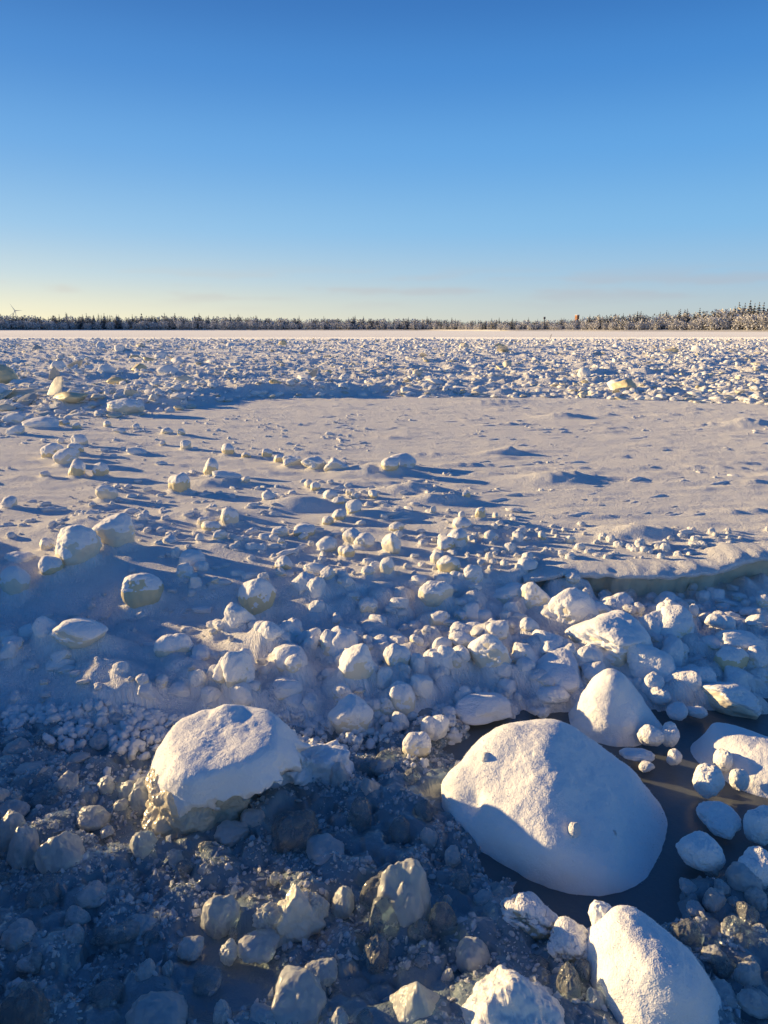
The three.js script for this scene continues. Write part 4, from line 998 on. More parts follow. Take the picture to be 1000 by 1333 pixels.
  ["ice", -1.102, -1.896, -0.25, 0.055, 0.068, 0.048],
  ["ice", -0.448, -2.478, -0.25, 0.039, 0.035, 0.034],
  ["ice", -0.005, -2.976, -0.25, 0.112, 0.072, 0.098],
  ["ice", -1.208, -2.605, -0.25, 0.102, 0.104, 0.089],
  ["ice", -0.674, -1.815, -0.25, 0.023, 0.019, 0.02],
  ["ice", -0.498, -1.932, -0.25, 0.062, 0.068, 0.054],
  ["ice", -0.935, -2.527, -0.25, 0.027, 0.035, 0.024],
  ["ice", -0.323, -1.963, -0.25, 0.022, 0.019, 0.019],
  ["ice", -0.18, -2.158, -0.25, 0.023, 0.021, 0.02],
  ["ice", -0.014, -2.689, -0.25, 0.029, 0.025, 0.026],
  ["ice", -0.254, -1.857, -0.25, 0.021, 0.014, 0.018],
  ["ice", -1.109, -2.527, -0.25, 0.05, 0.034, 0.044],
  ["ice", -1.031, -2.723, -0.25, 0.119, 0.143, 0.105],
  ["ice", -1.006, -1.741, -0.25, 0.019, 0.015, 0.017],
  ["ice", 0.123, -1.895, -0.25, 0.058, 0.049, 0.051],
  ["ice", 0.983, -1.904, -0.25, 0.025, 0.017, 0.022],
  ["ice", 1.216, -2.313, -0.25, 0.042, 0.053, 0.037],
  ["ice", 1.162, -1.978, -0.25, 0.055, 0.05, 0.049],
  ["ice", 0.971, -1.916, -0.25, 0.036, 0.044, 0.032],
  ["ice", 1.246, -2.019, -0.25, 0.051, 0.061, 0.045],
  ["ice", 1.153, -2.147, -0.25, 0.069, 0.091, 0.06],
  ["ice", 1.121, -1.845, -0.25, 0.075, 0.085, 0.066],
  ["ice", 1.163, -2.013, -0.25, 0.033, 0.036, 0.029],
  ["ice", 0.997, -2.017, -0.25, 0.072, 0.085, 0.064],
  ["ice", 1.224, -2.152, -0.25, 0.041, 0.038, 0.036],
  ["ice", 1.16, -2.024, -0.25, 0.06, 0.083, 0.053],
  ["ice", 0.969, -1.882, -0.25, 0.068, 0.053, 0.06],
  ["ice", 0.986, -1.718, -0.25, 0.023, 0.021, 0.02],
  ["ice", 0.929, -1.801, -0.25, 0.085, 0.079, 0.075],
  ["ice", 0.964, -1.930, -0.25, 0.046, 0.054, 0.041],
  ["ice", 1.065, -1.885, -0.25, 0.074, 0.07, 0.065],
  ["ice", 0.969, -1.729, -0.25, 0.026, 0.029, 0.022],
  ["ice", 1.006, -1.826, -0.25, 0.025, 0.036, 0.022],
  ["ice", 1.201, -2.304, -0.25, 0.035, 0.031, 0.031],
  ["ice", 0.978, -2.032, -0.25, 0.039, 0.045, 0.035],
  ["ice", 1.13, -2.142, -0.25, 0.031, 0.037, 0.027],
  ["ice", 1.231, -1.966, -0.25, 0.029, 0.036, 0.025],
  ["ice", 1.16, -2.181, -0.25, 0.029, 0.035, 0.025],
  ["ice", 1.159, -1.899, -0.25, 0.04, 0.04, 0.035],
  ["ice", 0.915, -1.720, -0.25, 0.031, 0.033, 0.027],
  ["ice", 1.113, -1.799, -0.25, 0.039, 0.029, 0.034],
];
const landHeight = (x, z) => land(x, -z);

{ // snow covered river ice, finer near the shore
  const NX = 860, NY = 760, U0 = -1.15, U1 = .92, D0 = .85, D1 = 160, k = Math.log(D1 / D0) / (NY - 1);
  const H = new Float32Array(NX * NY);
  const dOf = (j) => D0 * Math.exp(k * j), uOf = (i) => { const t = i / (NX - 1); return U0 + (U1 - U0) * t; };
  for (let j = 0; j < NY; j++) { const d = dOf(j); for (let i = 0; i < NX; i++) H[j * NX + i] = land(uOf(i) * d, d); }
  const add = new Float32Array(NX * NY); // snow blown up round each lump
  for (const [kind, x, z, g, w, h, l] of LUMPS) {
    if (kind === 'ice' || kind === 'pool') continue;
    const d = -z, R = .5 * Math.max(w, l), hp = kind === 'heap', reach = R * (hp ? 2.4 : 1.9);
    const j0 = Math.max(0, Math.floor(Math.log((d - reach) / D0) / k)), j1 = Math.min(NY - 1, Math.ceil(Math.log((d + reach) / D0) / k));
    for (let j = j0; j <= j1; j++) {
      const dj = dOf(j), i0 = Math.max(0, Math.floor(((x - reach) / dj - U0) / (U1 - U0) * (NX - 1))), i1 = Math.min(NX - 1, Math.ceil(((x + reach) / dj - U0) / (U1 - U0) * (NX - 1)));
      for (let i = i0; i <= i1; i++) {
        const xx = uOf(i) * dj, q = Math.hypot((xx - x) / (.5 * w), (dj - d) / (.5 * l));
        const f = Math.max(0, q - .6) / (hp ? .62 : .40), a = (hp ? .28 : .22) * h * Math.exp(-f * f) * (1 + .5 * noise(xx * 9, 1, dj * 9));
        const o = j * NX + i; if (a > add[o]) add[o] = a;
      }
    }
  }
  for (let o = 0; o < H.length; o++) H[o] += add[o];
  const g = gridGeo(NX, NY, (i, j) => { const d = dOf(j); return [uOf(i) * d, H[j * NX + i], -d]; });
  structure('snow_covered_ice', g, M.snow, 'wind rippled snow lying over the frozen river');
}
{ // the smooth ice farther out, reaching the horizon
  const g = gridGeo(60, 60, (i, j) => { const d = 108 * Math.pow(36, j / 59); return [(i / 59 * 2 - 1) * d * 1.3, -.10, -d]; }, 1);
  structure('far_river_ice', g, M.farIce, 'smooth pale river ice stretching to the far shore');
}

// ------------------------------------------------------------------ slush and open water at the shore
const inPool = (x, d) => { // dark water between the lumps on the right
  const p = ss(.30, .50, x + .15 * noise(x * 4, 5, d * 4)) * ss(2.28, 2.45, d + .08 * noise(x * 5, 2, d * 5));
  const c = ss(.42, .55, x) * ss(1.12, 1.0, x) * ss(2.05, 2.15, d) * ss(2.5, 2.4, d);
  return Math.max(p, c * .9);
};
const slushCalm = (x, d) => .9 * ss(.08, .34, noise(x * 1.9 + 5, 3.3, d * 2.3) + .3 * noise(x * 6, 1, d * 6));
const slushAt = (() => {
  const X0 = -2.6, X1 = 2.5, D0 = 1.1, D1 = 3.75, S = .0085, NX = Math.round((X1 - X0) / S), NY = Math.round((D1 - D0) / S);
  const H = new Float32Array(NX * NY);
  for (let j = 0; j < NY; j++) for (let i = 0; i < NX; i++) { const x = X0 + i * S, d = D0 + j * S; H[j * NX + i] = -.285 + .022 * fbm(x * 3.2, 4.4, d * 3.2, 3); }
  const r = rng(77);
  for (let n = 0; n < 8000; n++) { // lumps of ice frozen into the slush
    const x = X0 + r() * (X1 - X0), d = D0 + r() * (D1 - D0), big = Math.pow(r(), 5);
    const R = .012 + .09 * big + .022 * r(), e = .6 + .8 * r(), a = r() * 3.14, ca = Math.cos(a), sa = Math.sin(a), y0 = -.287 - R * .42 + .02 * fbm(x * 3.2, 4.4, d * 3.2, 3), tx = (r() - .5) * .9, td = (r() - .5) * .9, pw = 1.2 + 2 * r();
    const n0 = Math.ceil(R * 1.5 / S), ci = Math.round((x - X0) / S), cj = Math.round((d - D0) / S);
    for (let j = Math.max(0, cj - n0); j <= Math.min(NY - 1, cj + n0); j++) for (let i = Math.max(0, ci - n0); i <= Math.min(NX - 1, ci + n0); i++) {
      const dx = X0 + i * S - x, dd = D0 + j * S - d, p = (dx * ca + dd * sa) / R * Math.sqrt(e), q = (-dx * sa + dd * ca) / R / Math.sqrt(e), w = 1 + .30 * noise((x + dx) * 26, 3, (d + dd) * 26), m = Math.pow(Math.abs(p * w), 2.6) + Math.pow(Math.abs(q * w), 2.6);
      if (m < 1) { const h = y0 + R * (.95 * Math.pow(1 - m, 1 / pw) + tx * dx / R * .5 + td * dd / R * .5); const o = j * NX + i; if (h > H[o]) H[o] = h; }
    }
  }
  for (let j = 0; j < NY; j++) for (let i = 0; i < NX; i++) { const x = X0 + i * S, d = D0 + j * S; const c = slushCalm(x, d), o = j * NX + i; H[o] = mix(H[o], -.284 + .006 * fbm(x * 6, 2, d * 6, 3), c) + mix(.004, .0015, c) * fbm(x * 45, 1, d * 45, 2) - .11 * inPool(x, d); }
  structure('slush', gridGeo(NX, NY, (i, j) => [X0 + i * S, H[j * NX + i], -(D0 + j * S)], 2), M.slush, 'grey half frozen slush full of broken ice along the shore');
  return (x, d) => { const i = clamp(Math.round((x - X0) / S), 0, NX - 1), j = clamp(Math.round((d - D0) / S), 0, NY - 1); return H[j * NX + i]; };
})();
structure('open_water', gridGeo(40, 40, (i, j) => [-3.2 + i * .17, -.292, -(.6 + j * .095)], 1.5), M.water, 'dark still water between the lumps of ice');
{ // crumbs and splinters of ice strewn over the slush
  const shapes = [new THREE.IcosahedronGeometry(1, 0), new THREE.DodecahedronGeometry(1, 0), new THREE.OctahedronGeometry(1, 0)];
  [[9000, M.crumb, 0, 1, .0095, 5], [6500, M.frostCrumb, 1, .55, .010, 6], [6000, M.crumb, 2, .4, .016, 7]].forEach(([N, mat, g, flat, big, seed]) => {
    const r = rng(seed), im = new THREE.InstancedMesh(shapes[g], mat, N), o = new THREE.Object3D();
    let k = 0;
    while (k < N) {
      const x = -2.3 + r() * 4.5, d = 1.35 + r() * 2.15; if (d > shoreOf(x) - .05) continue;
      if (noise(x * 2.6, 9 + g * .35, d * 2.6) + .45 * noise(x * 8, 4, d * 8) < .12 - .3 * r() + .5 * slushCalm(x, d)) continue;
      const h = slushAt(x, d); if (h < -.292) continue;
      const s = .0022 + big * Math.pow(r(), 4);
      o.position.set(x, h + s * .35, -d); o.rotation.set(r() * 6, r() * 6, r() * 6); o.scale.set(s * (.6 + r()), s * flat * (.6 + r() * .7), s * (.6 + r())); o.updateMatrix(); im.setMatrixAt(k++, o.matrix);
    }
    im.name = numbered('ice_crumbs'); scene.add(shade(im)); tag(im, 'crumbs and splinters of ice strewn over the slush', null, null, 'stuff');
  });
}
{ // crumbled snow and ice where the shore breaks up into the slush
  const r = rng(15), N = 3200, im = new THREE.InstancedMesh(boxUv(body(3, (d, o) => o.copy(d).multiplyScalar(1 + .3 * fbm(d.x * 2, d.y * 2, d.z * 2, 2))), .03), M.shoreCrumb, N), o = new THREE.Object3D();
  let k = 0;
  while (k < N) {
    const x = -2.2 + r() * 2.9, e = shoreOf(x), t = r() * r(), d = e + .06 - t * .75;
    if (noise(x * 3.1, 2, d * 3.1) + .4 * noise(x * 10, 2, d * 10) < t * .7 - .25) continue;
    const h = Math.max(slushAt(x, d), land(x, d)), s = .004 + .022 * Math.pow(r(), 3.5);
    o.position.set(x, h + s * .35, -d); o.rotation.set(r() * 6, r() * 6, r() * 6); o.scale.set(s * (.7 + .8 * r()), s * (.6 + .6 * r()), s * (.7 + .6 * r())); o.updateMatrix(); im.setMatrixAt(k++, o.matrix);
  }
  im.name = 'shore_crumbs'; scene.add(shade(im)); tag(im, 'crumbled snow and ice where the snowy shore meets the slush', null, null, 'stuff');
}

// ------------------------------------------------------------------ the broken edge of the floe
{
  const g = group('floe_edge'), N = 170, X0 = 1.0, X1 = 4.4;
  const prof = [[.62, -.05], [.45, -.012], [.34, .006], [.2, .012], [.1, .014], [.03, .008], [-.015, -.006], [-.03, -.024], [-.024, -.052], [.015, -.07], [.12, -.072], [.34, -.08]];
  const crust = gridGeo(N, prof.length, (i, j) => {
    const x = X0 + (X1 - X0) * i / (N - 1), e = edgeOf(x) + .07 * fbm(x * 1.6, 1, 2, 5) - .03, [pd, py] = prof[j], fade = ss(1.0, 1.35, x);
    const back = land(x, edgeOf(x) + .42), t = .25 + .5 * noise(x * 2.5, 4, 4) + .3 * noise(x * 11, 4, 2);
    return [x, (pd > .4 ? land(x, e + pd) + py : back + (py > 0 ? py : py * (t + .4))) - .04 * (1 - fade) + .012 * fbm(x * 9, pd * 9, 3, 2), -(e + pd)];
  });
  mesh('snow_crust', crust, M.snow, g);
  const wall = gridGeo(N, 8, (i, j) => { const x = X0 + (X1 - X0) * i / (N - 1), e = edgeOf(x) + .07 * fbm(x * 1.6, 1, 2, 5) + .08 + .06 * fbm(x * 6, 1, 7, 3), t = j / 7; return [x, -.03 - t * .22, -(e + .03 * Math.sin(t * 3) + .02 * noise(x * 12, t * 3, 1))]; }, 2);
  mesh('ice_wall', wall, M.iceCream, g);
  tag(g, 'overhanging broken edge of the floe with dark ice beneath the snow', 'ice edge');
}

// ------------------------------------------------------------------ lumps of ice and snow
function lumpShape(seed, { planes = 13, lo = .84, hi = 1.06, p = 7, rough = .05, freq = 2.2, skirt = 0, lobes = 0 } = {}) {
  const pl = randomPlanes(seed, planes, lo, hi), q = rng(seed + 5), lb = Array.from({ length: lobes }, (_, k) => { const R = .26 + .13 * q(), a = k * 6.283 / lobes + q(), m = R * (.45 + .5 * q()); return [Math.cos(a) * m, (q() - .45) * m * .8, Math.sin(a) * m, R]; });
  return (d, o) => {
    let r = .5 * facetRadius(pl, p, d);
    if (lobes) { let t = 0; for (const c of lb) { const b = c[0] * d.x + c[1] * d.y + c[2] * d.z, e = b * b - (c[0] * c[0] + c[1] * c[1] + c[2] * c[2] - c[3] * c[3]); t += Math.pow(b + Math.sqrt(Math.max(1e-4, e)), 9); } r = .45 * r + .5 * Math.pow(t, 1 / 9); }
    r *= (1 + rough * fbm(d.x * freq + seed, d.y * freq, d.z * freq, 4));
    o.copy(d).multiplyScalar(r);
    if (skirt && o.y < 0) { const t = 1 + skirt * Math.pow(clamp(-o.y / .45), 1.3); o.x *= t; o.z *= t; }
  };
}
const variants = {};
function makeVariants(kind, n, build) { variants[kind] = Array.from({ length: n }, (_, i) => build(i)); }
const coreAndCap = (detail, opt, thick, thr, s0) => (i) => { const core = body(detail, lumpShape(s0 + i * 17, opt), .3); const cap = boxUv(capOf(core, thick, thr + (i % 3) * .12, s0 + i, 4), .13); return { core: boxUv(core, .13), cap }; };
const single = (detail, opt, s0) => (i) => ({ core: boxUv(body(detail, lumpShape(s0 + i * 13, opt), .3), .13) });
makeVariants('ball', 16, (i) => coreAndCap(10, { p: 7, rough: .06, lobes: i % 3 === 2 ? 3 : 0 }, .035, .12, 100)(i));
makeVariants('bigball', 6, coreAndCap(20, { p: 7, rough: .06 }, .03, .22, 300));
makeVariants('clod', 12, single(7, { p: 5, rough: .12, skirt: .5, lobes: 3 }, 500));
makeVariants('heapsnow', 18, (i) => single(13, { p: 4.5 + (i % 4) * 1.2, rough: .07, skirt: .45, lobes: i % 3 === 0 ? 3 : i % 3 === 1 ? 2 : 0, planes: 8 + i % 6, lo: .7 }, 600)(i));
makeVariants('heapice', 16, (i) => coreAndCap(12, { p: 5 + (i % 3) * 1.6, rough: .07, skirt: .25, lobes: i % 2 ? 2 : 0, planes: 8 + i % 6, lo: .7 }, .05, .02, 700)(i));
makeVariants('slab', 4, coreAndCap(12, { p: 12, planes: 9, lo: .7, hi: 1, rough: .06 }, .05, .25, 800));
makeVariants('block', 3, coreAndCap(22, { p: 9, planes: 9, lo: .72, hi: 1, rough: .08 }, .06, -.05, 900));
makeVariants('longsnow', 2, single(12, { p: 6, rough: .08, skirt: .3 }, 650));
makeVariants('pool', 8, single(20, { p: 6, planes: 11, lo: .75, rough: .08, freq: 2.6, lobes: 4 }, 1000));
makeVariants('ice', 14, (i) => single(12, i % 2 ? { p: 8, planes: 13, lo: .68, hi: 1.05, rough: .12, freq: 2.4 } : { p: 6, planes: 12, lo: .7, rough: .10, freq: 3, lobes: 4 }, 1100)(i));

const kinds = {
  ball: { name: 'ice_ball', cat: 'ice ball', group: 'ice balls scattered over the floe' },
  bigball: { name: 'ice_ball', cat: 'ice ball', group: 'large ice balls' },
  clod: { name: 'snow_clod', cat: 'snow clod', group: 'snow clods on the floe' },
  slab: { name: 'ice_slab', cat: 'ice slab' },
  longsnow: { name: 'snow_slab', cat: 'snow slab' },
  block: { name: 'snow_block', cat: 'snow block' },
  pool: { name: 'snow_lump', cat: 'snow lump', group: 'snow lumps in the dark pool' },
  ice: { name: 'ice_lump', cat: 'ice lump', group: 'ice lumps in the slush' },
};
const landmarks = {
  floe: [[-2.2, -6.0, 'near the huddle of large balls'], [-.75, -9.6, 'near the dark undersided slabs'], [-3.9, -10.6, 'in the row of yellow balls'], [-.4, -7.2, 'by the sunlit drift in midfloe'], [.5, -7.5, 'in the lee of the snow drifts'], [.6, -5.9, 'above the left end of the broken floe edge'], [2.2, -5.5, 'on the brink of the broken floe edge'], [-3.2, -8.4, 'among the long streaks of shadow'], [-4.8, -14, 'at the far corner of the floe'], [-1.3, -6.2, 'between the huddle and the broken edge']],
  heap: [[1.2, -3.5, 'beside the pale ice cone'], [.75, -4.3, 'below the end of the broken floe edge'], [1.7, -4.5, 'under the overhanging floe edge'], [-.2, -3.6, 'behind the snow capped ice block'], [.2, -3.2, 'against the broad snow dome'], [-1.4, -3.6, 'along the ragged left shore of the slush'], [-.3, -4.4, 'before the shaded grey ball'], [.1, -3.9, 'in the middle of the heap']],
  slush: [[-.69, -2.75, 'beside the snow capped ice block'], [-.3, -2.07, 'beside the jagged ice peak'], [.1, -1.75, 'beside the pointed grey ice'], [.4, -1.75, 'beside the frosted ice mound'], [.25, -2.6, 'along the foot of the broad snow dome'], [.95, -1.85, 'beside the tilted snow hump'], [-1.2, -2.3, 'in the open slush away from the block'], [-.8, -1.75, 'in the deep shade of the near slush'], [-1.3, -3.1, 'where the slush meets the snowy shore']],
};
function nearMark(set, x, z) { let b = null, m = 1e9; for (const q of landmarks[set]) { const w = Math.hypot(x - q[0], z - q[1]); if (w < m) { m = w; b = q[2]; } } return b; }
function describe(kind, vk, x, z, w, h, l, tone) {
  const shape = h > .95 * w ? 'tall' : h < .55 * w ? 'flat' : 'rounded';
  const size = (a, b) => w < a ? 'small' : w < b ? 'middling' : 'large';
  if (kind === 'ball') return `${size(.14, .24)} ${shape} ${tone} ice ball under snow ${nearMark('floe', x, z)}`;
  if (kind === 'clod') return `${size(.09, .16)} ${shape} clod of plain snow ${nearMark('floe', x, z)}`;
  if (kind === 'ice') return `${size(.07, .12)} ${shape} ${tone} wet ice lump ${nearMark('slush', x, z)}`;
  if (kind === 'pool') return `${size(.09, .14)} ${shape} frosty snow lump standing in the dark pool`;
  return `${size(.10, .17)} ${shape} ${vk === 'heapsnow' ? 'lump of plain snow' : 'snow capped lump of cream ice'} ${nearMark('heap', x, z)}`;
}
const rl = rng(4242);
LUMPS.forEach(([kind, x, z, g, w, h, l, label], i) => {
  const r = rl();
  let vk = kind, info = kinds[kind], body2 = M.iceCream;
  if (kind === 'heap') {
    vk = r < .55 ? 'heapsnow' : 'heapice';
    info = vk === 'heapsnow' ? { name: 'snow_lump', cat: 'snow lump', group: 'snow lumps heaped below the floe' }
      : { name: 'snow_capped_ice_lump', cat: 'ice lump', group: 'snow capped ice lumps heaped below the floe' };
  }
  if (kind === 'ball' || kind === 'bigball') body2 = rl() < .55 ? M.iceYellow : M.iceCream;
  if (kind === 'slab') body2 = M.iceCream;
  if (kind === 'ice') body2 = rl() < .68 ? M.wetIce : M.wetIceDark;
  if (kind === 'clod' || kind === 'longsnow' || vk === 'heapsnow' || kind === 'pool') body2 = M.freshSnow;
  const v = variants[vk][Math.floor(rl() * variants[vk].length)];
  const t = v.cap ? group(info.name) : null;
  let o = t;
  if (t) { mesh('ice_core', v.core, body2, t); mesh('snow_cap', v.cap, M.lumpSnow, t); } else o = mesh(info.name, v.core, body2, scene);
  const sink = kind === 'ice' ? .42 : kind === 'block' ? .25 : kind === 'heap' ? .2 : .18;
  const ground = kind === 'ice' || kind === 'pool' ? g : kind === 'heap' ? Math.max(g, landHeight(x, z)) : landHeight(x, z);
  o.position.set(x, ground + h * (.5 - sink), z);
  o.rotation.y = w > 1.6 * l ? (rl() - .5) * .25 + (rl() < .5 ? Math.PI : 0) : rl() * 6.28;
  if (kind !== 'bigball' && kind !== 'slab') { o.rotation.x = (rl() - .5) * .5; o.rotation.z = (rl() - .5) * .5; }
  const sq = w > 1.6 * l ? [w, l] : [(w + l) / 2 * (.94 + .1 * rl()), (w + l) / 2 * (.9 + .1 * rl())];
  const grow = kind === 'ice' ? 1.2 : 1; o.scale.set(sq[0] * grow, h * grow, sq[1] * grow);
  tag(o, label ?? describe(kind, vk, x, z, w, h, l, body2 === M.iceYellow ? 'yellow' : body2 === M.wetIceDark ? 'clear dark' : body2 === M.wetIce ? 'milky' : 'cream'), info.cat, label ? undefined : info.group);
});

// ------------------------------------------------------------------ the large pieces close by
function frostOn(parent, geo, n, seed, size, minUp) { // hoar crystals standing on the snow of a large piece
  const r = rng(seed), p = geo.attributes.position, nn = geo.attributes.normal, o = new THREE.Object3D(), up = new THREE.Vector3(0, 1, 0), v = new THREE.Vector3();
  const c = new THREE.ConeGeometry(.35, 1.6, 3); c.translate(0, .6, 0);
  const im = new THREE.InstancedMesh(c, M.frost, n); let k = 0, guard = 0;
  const idx = geo.index.array, T = idx.length / 3;
  const cum = new Float32Array(T); let tot = 0; const A = new THREE.Vector3(), B = new THREE.Vector3(), C = new THREE.Vector3();
  for (let t = 0; t < T; t++) { A.fromBufferAttribute(p, idx[t * 3]); B.fromBufferAttribute(p, idx[t * 3 + 1]).sub(A); C.fromBufferAttribute(p, idx[t * 3 + 2]).sub(A); tot += B.cross(C).length(); cum[t] = tot; }
  while (k < n && guard++ < n * 20) {
    const q = r() * tot; let lo = 0, hi = T - 1; while (lo < hi) { const m = (lo + hi) >> 1; if (cum[m] < q) lo = m + 1; else hi = m; }
    const [a, b, cc] = [idx[lo * 3], idx[lo * 3 + 1], idx[lo * 3 + 2]]; let s = r(), t = r(); if (s + t > 1) { s = 1 - s; t = 1 - t; }
    v.fromBufferAttribute(nn, a); if (v.y < minUp) continue;
    A.fromBufferAttribute(p, a); B.fromBufferAttribute(p, b).sub(A).multiplyScalar(s); C.fromBufferAttribute(p, cc).sub(A).multiplyScalar(t);
    o.position.copy(A).add(B).add(C); v.x += (r() - .5) * 1.4; v.y += (r() - .5) * .9; v.z += (r() - .5) * 1.4; v.normalize(); o.quaternion.setFromUnitVectors(up, v);
    const z = size * (.4 + r() * r() * 1.3); o.scale.set(z, z, z); o.updateMatrix(); im.setMatrixAt(k++, o.matrix);
  }
  im.count = k; im.name = 'frost'; im.userData.kind = 'stuff'; parent.add(shade(im));
}
function bulk(detail, planes, p, rough, freq, seed, bumps = []) { // a rounded block from facets given in metres, with swellings [x, y, z, radius, height]
  return body(detail, (d, o) => {
    const r = facetRadius(planes, p, d); o.copy(d).multiplyScalar(r);
    for (const b of bumps) { const q = Math.hypot(o.x - b[0], o.y - b[1], o.z - b[2]) / b[3]; if (q < 2.2) o.addScaledVector(d, b[4] * Math.exp(-q * q * 1.5)); }
    const n = rough * fbm(o.x * freq + seed, o.y * freq, o.z * freq, 5); o.addScaledVector(d, n);
  });
}
const U = (x, y, z, h) => { const l = Math.hypot(x, y, z); return [x / l, y / l, z / l, h]; };
function surfaceAlong(planes, p, x, y, z) { const v = new THREE.Vector3(x, y, z).normalize(); return v.clone().multiplyScalar(facetRadius(planes, p, v)); }
function hero(name, [x, y, z], turn, label, category) { const g = group(name); g.position.set(x, y, z); g.rotation.y = turn; tag(g, label, category); return g; }
const domeAt = new THREE.Vector3(.69, -.27, -2.66), domeFacets = [U(-.38, .85, .26, .275), U(.48, .8, .3, .245), U(.05, .95, -.25, .40), U(-1, .2, .0, .45), U(-.8, -.08, .7, .36), U(.05, .22, 1, .42), U(.6, .25, .8, .52), U(1, .3, .1, .55), U(.65, .45, -.75, .42), U(-.1, .4, -1, .40), U(-.75, .35, -.6, .46), U(0, -1, 0, .2)];
function domeTop(x, z) { const v = new THREE.Vector3(); for (let y = .6; y > -.1; y -= .004) { v.set(x - domeAt.x, y, z - domeAt.z); const m = v.length(); if (m < facetRadius(domeFacets, 7, v.normalize())) return domeAt.y + y; } return domeAt.y; }
{ // the broad snow dome
  const g = hero('snow_dome', [domeAt.x, domeAt.y, domeAt.z], 0, 'broad smooth dome of frosted snow beside the dark pool', 'snow dome');
  const geo = bulk(62, domeFacets, 7, .022, 3.2, 3, [[-.43, .13, -.06, .10, .05], [-.36, .12, .08, .06, -.045], [-.05, .3, -.2, .1, -.02], [.05, .14, .3, .12, -.02], [.36, .1, -.12, .1, .02], [.2, .17, .12, .06, .014]]);
  mesh('snow_body', boxUv(geo, 1), M.domeSnow, g); frostOn(g, geo, 12000, 61, .0034, -.1);
}
{ // second snow dome, tilted, cut by the lower edge of the picture
  const g = hero('snow_hump', [.80, -.27, -1.83], .45, 'tilted hump of frosted snow with a knobbed tip beside the clear ice crumbs', 'snow hump');
  const humpFacets = [U(-.1, 1, -.05, .235), U(.35, .9, .1, .215), U(-1, .3, .0, .155), U(-.7, .2, .8, .20), U(.05, .4, 1, .27), U(.7, .45, .7, .21), U(1, .5, -.1, .16), U(.55, .5, -.8, .22), U(-.25, .5, -1, .255), U(-.8, .35, -.6, .2), U(0, -1, 0, .2)];
  const geo = bulk(50, humpFacets, 6, .016, 5, 8, [[-.03, .14, -.24, .04, .05], [-.15, .1, .02, .05, .015]]);
  mesh('snow_body', boxUv(geo, 1), M.domeSnow, g); frostOn(g, geo, 8000, 62, .0028, -.1);
  const knob = body(14, lumpShape(2222, { p: 6, rough: .12, lobes: 3 }), .3); knob.scale(.10, .11, .09); const kp = surfaceAlong(humpFacets, 6, -.12, .62, -1); knob.translate(kp.x, kp.y + .01, kp.z + .01); mesh('snow_knob', boxUv(knob, 1), M.domeSnow, g);
}
{ // the snow capped ice block on the left
  const g = hero('snow_capped_block', [-.69, -.27, -2.75], 0, 'tilted ice block under thick snow with a glazed sunlit face in the slush', 'ice block');
  const glazed = phys({ color: lin(.78, .73, .60), roughness: .2, bumpMap: iceGrain, bumpScale: .014, transmission: .35, thickness: .1, ior: 1.31, attenuationColor: lin(.85, .77, .58), attenuationDistance: .12 });
  const core = bulk(44, [U(-1, .02, .35, .23), U(-.3, .32, 1, .22), U(.5, .1, 1, .16), U(1, .0, .2, .19), U(0, .3, -1, .2), U(-.8, .2, -.6, .23), U(0, 1, 0, .2), U(0, -1, 0, .14)], 9, .045, 8, 5);
  core.translate(-.06, .0, .06); mesh('ice_core', boxUv(core, 1), glazed, g);
  const cap = bulk(50, [U(.10, 1, .12, .115), U(-.62, .80, .28, .20), U(-1, .1, .25, .285), U(-.55, .1, 1, .25), U(.15, .15, 1, .22), U(.8, .4, .7, .25), U(1, .55, .0, .26), U(.6, .5, -.8, .25), U(-.1, .5, -1, .22), U(-.8, .55, -.7, .25), U(0, -1, .1, .055)], 12, .022, 4, 9, [[.02, .10, -.12, .07, .055]]);
  const q = cap.attributes.position; for (let i = 0; i < q.count; i++) { const low = ss(.02, -.05, q.getY(i)); q.setY(i, q.getY(i) + low * .06 * fbm(q.getX(i) * 14, 3, q.getZ(i) * 14, 3)); q.setX(i, q.getX(i) + low * .05 * fbm(q.getX(i) * 17, 8, q.getZ(i) * 17, 3)); }
  cap.computeVertexNormals(); cap.scale(1.08, 1.1, 1.15); cap.rotateZ(.2); cap.computeVertexNormals(); cap.translate(0, .185, -.02);
  mesh('snow_cap', boxUv(cap, 1), M.domeSnow, g); frostOn(g, cap, 7000, 63, .003, -.2);
}
{ // the crumbly ledge frozen to it
  const geo = bulk(28, [U(0, 1, 0, .06), U(1, .2, 0, .20), U(-1, .2, 0, .22), U(0, .3, 1, .09), U(0, .3, -1, .11), U(0, -1, 0, .08)], 6, .05, 13, 4);
  const g = mesh('ice_ledge', boxUv(geo, 1), phys({ color: lin(.80, .81, .81), roughness: .5, bumpMap: iceGrain, bumpScale: .01 }), scene);
  g.position.set(-.36, -.22, -2.93); g.rotation.y = .3; tag(g, 'crumbly white ledge of ice between the snow capped block and the heap', 'ice ledge');
}
{ // the long bank of shaded snow at the pool
  const geo = bulk(34, [U(0, 1, .1, .13), U(-1, .5, 0, .30), U(1, .5, 0, .36), U(-.4, .7, .8, .17), U(.3, .6, 1, .17), U(0, .6, -1, .16), U(0, -1, 0, .1)], 7, .014, 6, 21);
  const g = mesh('snow_bank', boxUv(geo, 1), M.domeSnow, scene); g.position.set(1.76, -.28, -2.98); g.rotation.y = -.75; tag(g, 'long smooth bank of shaded snow along the dark pool', 'snow bank');
}
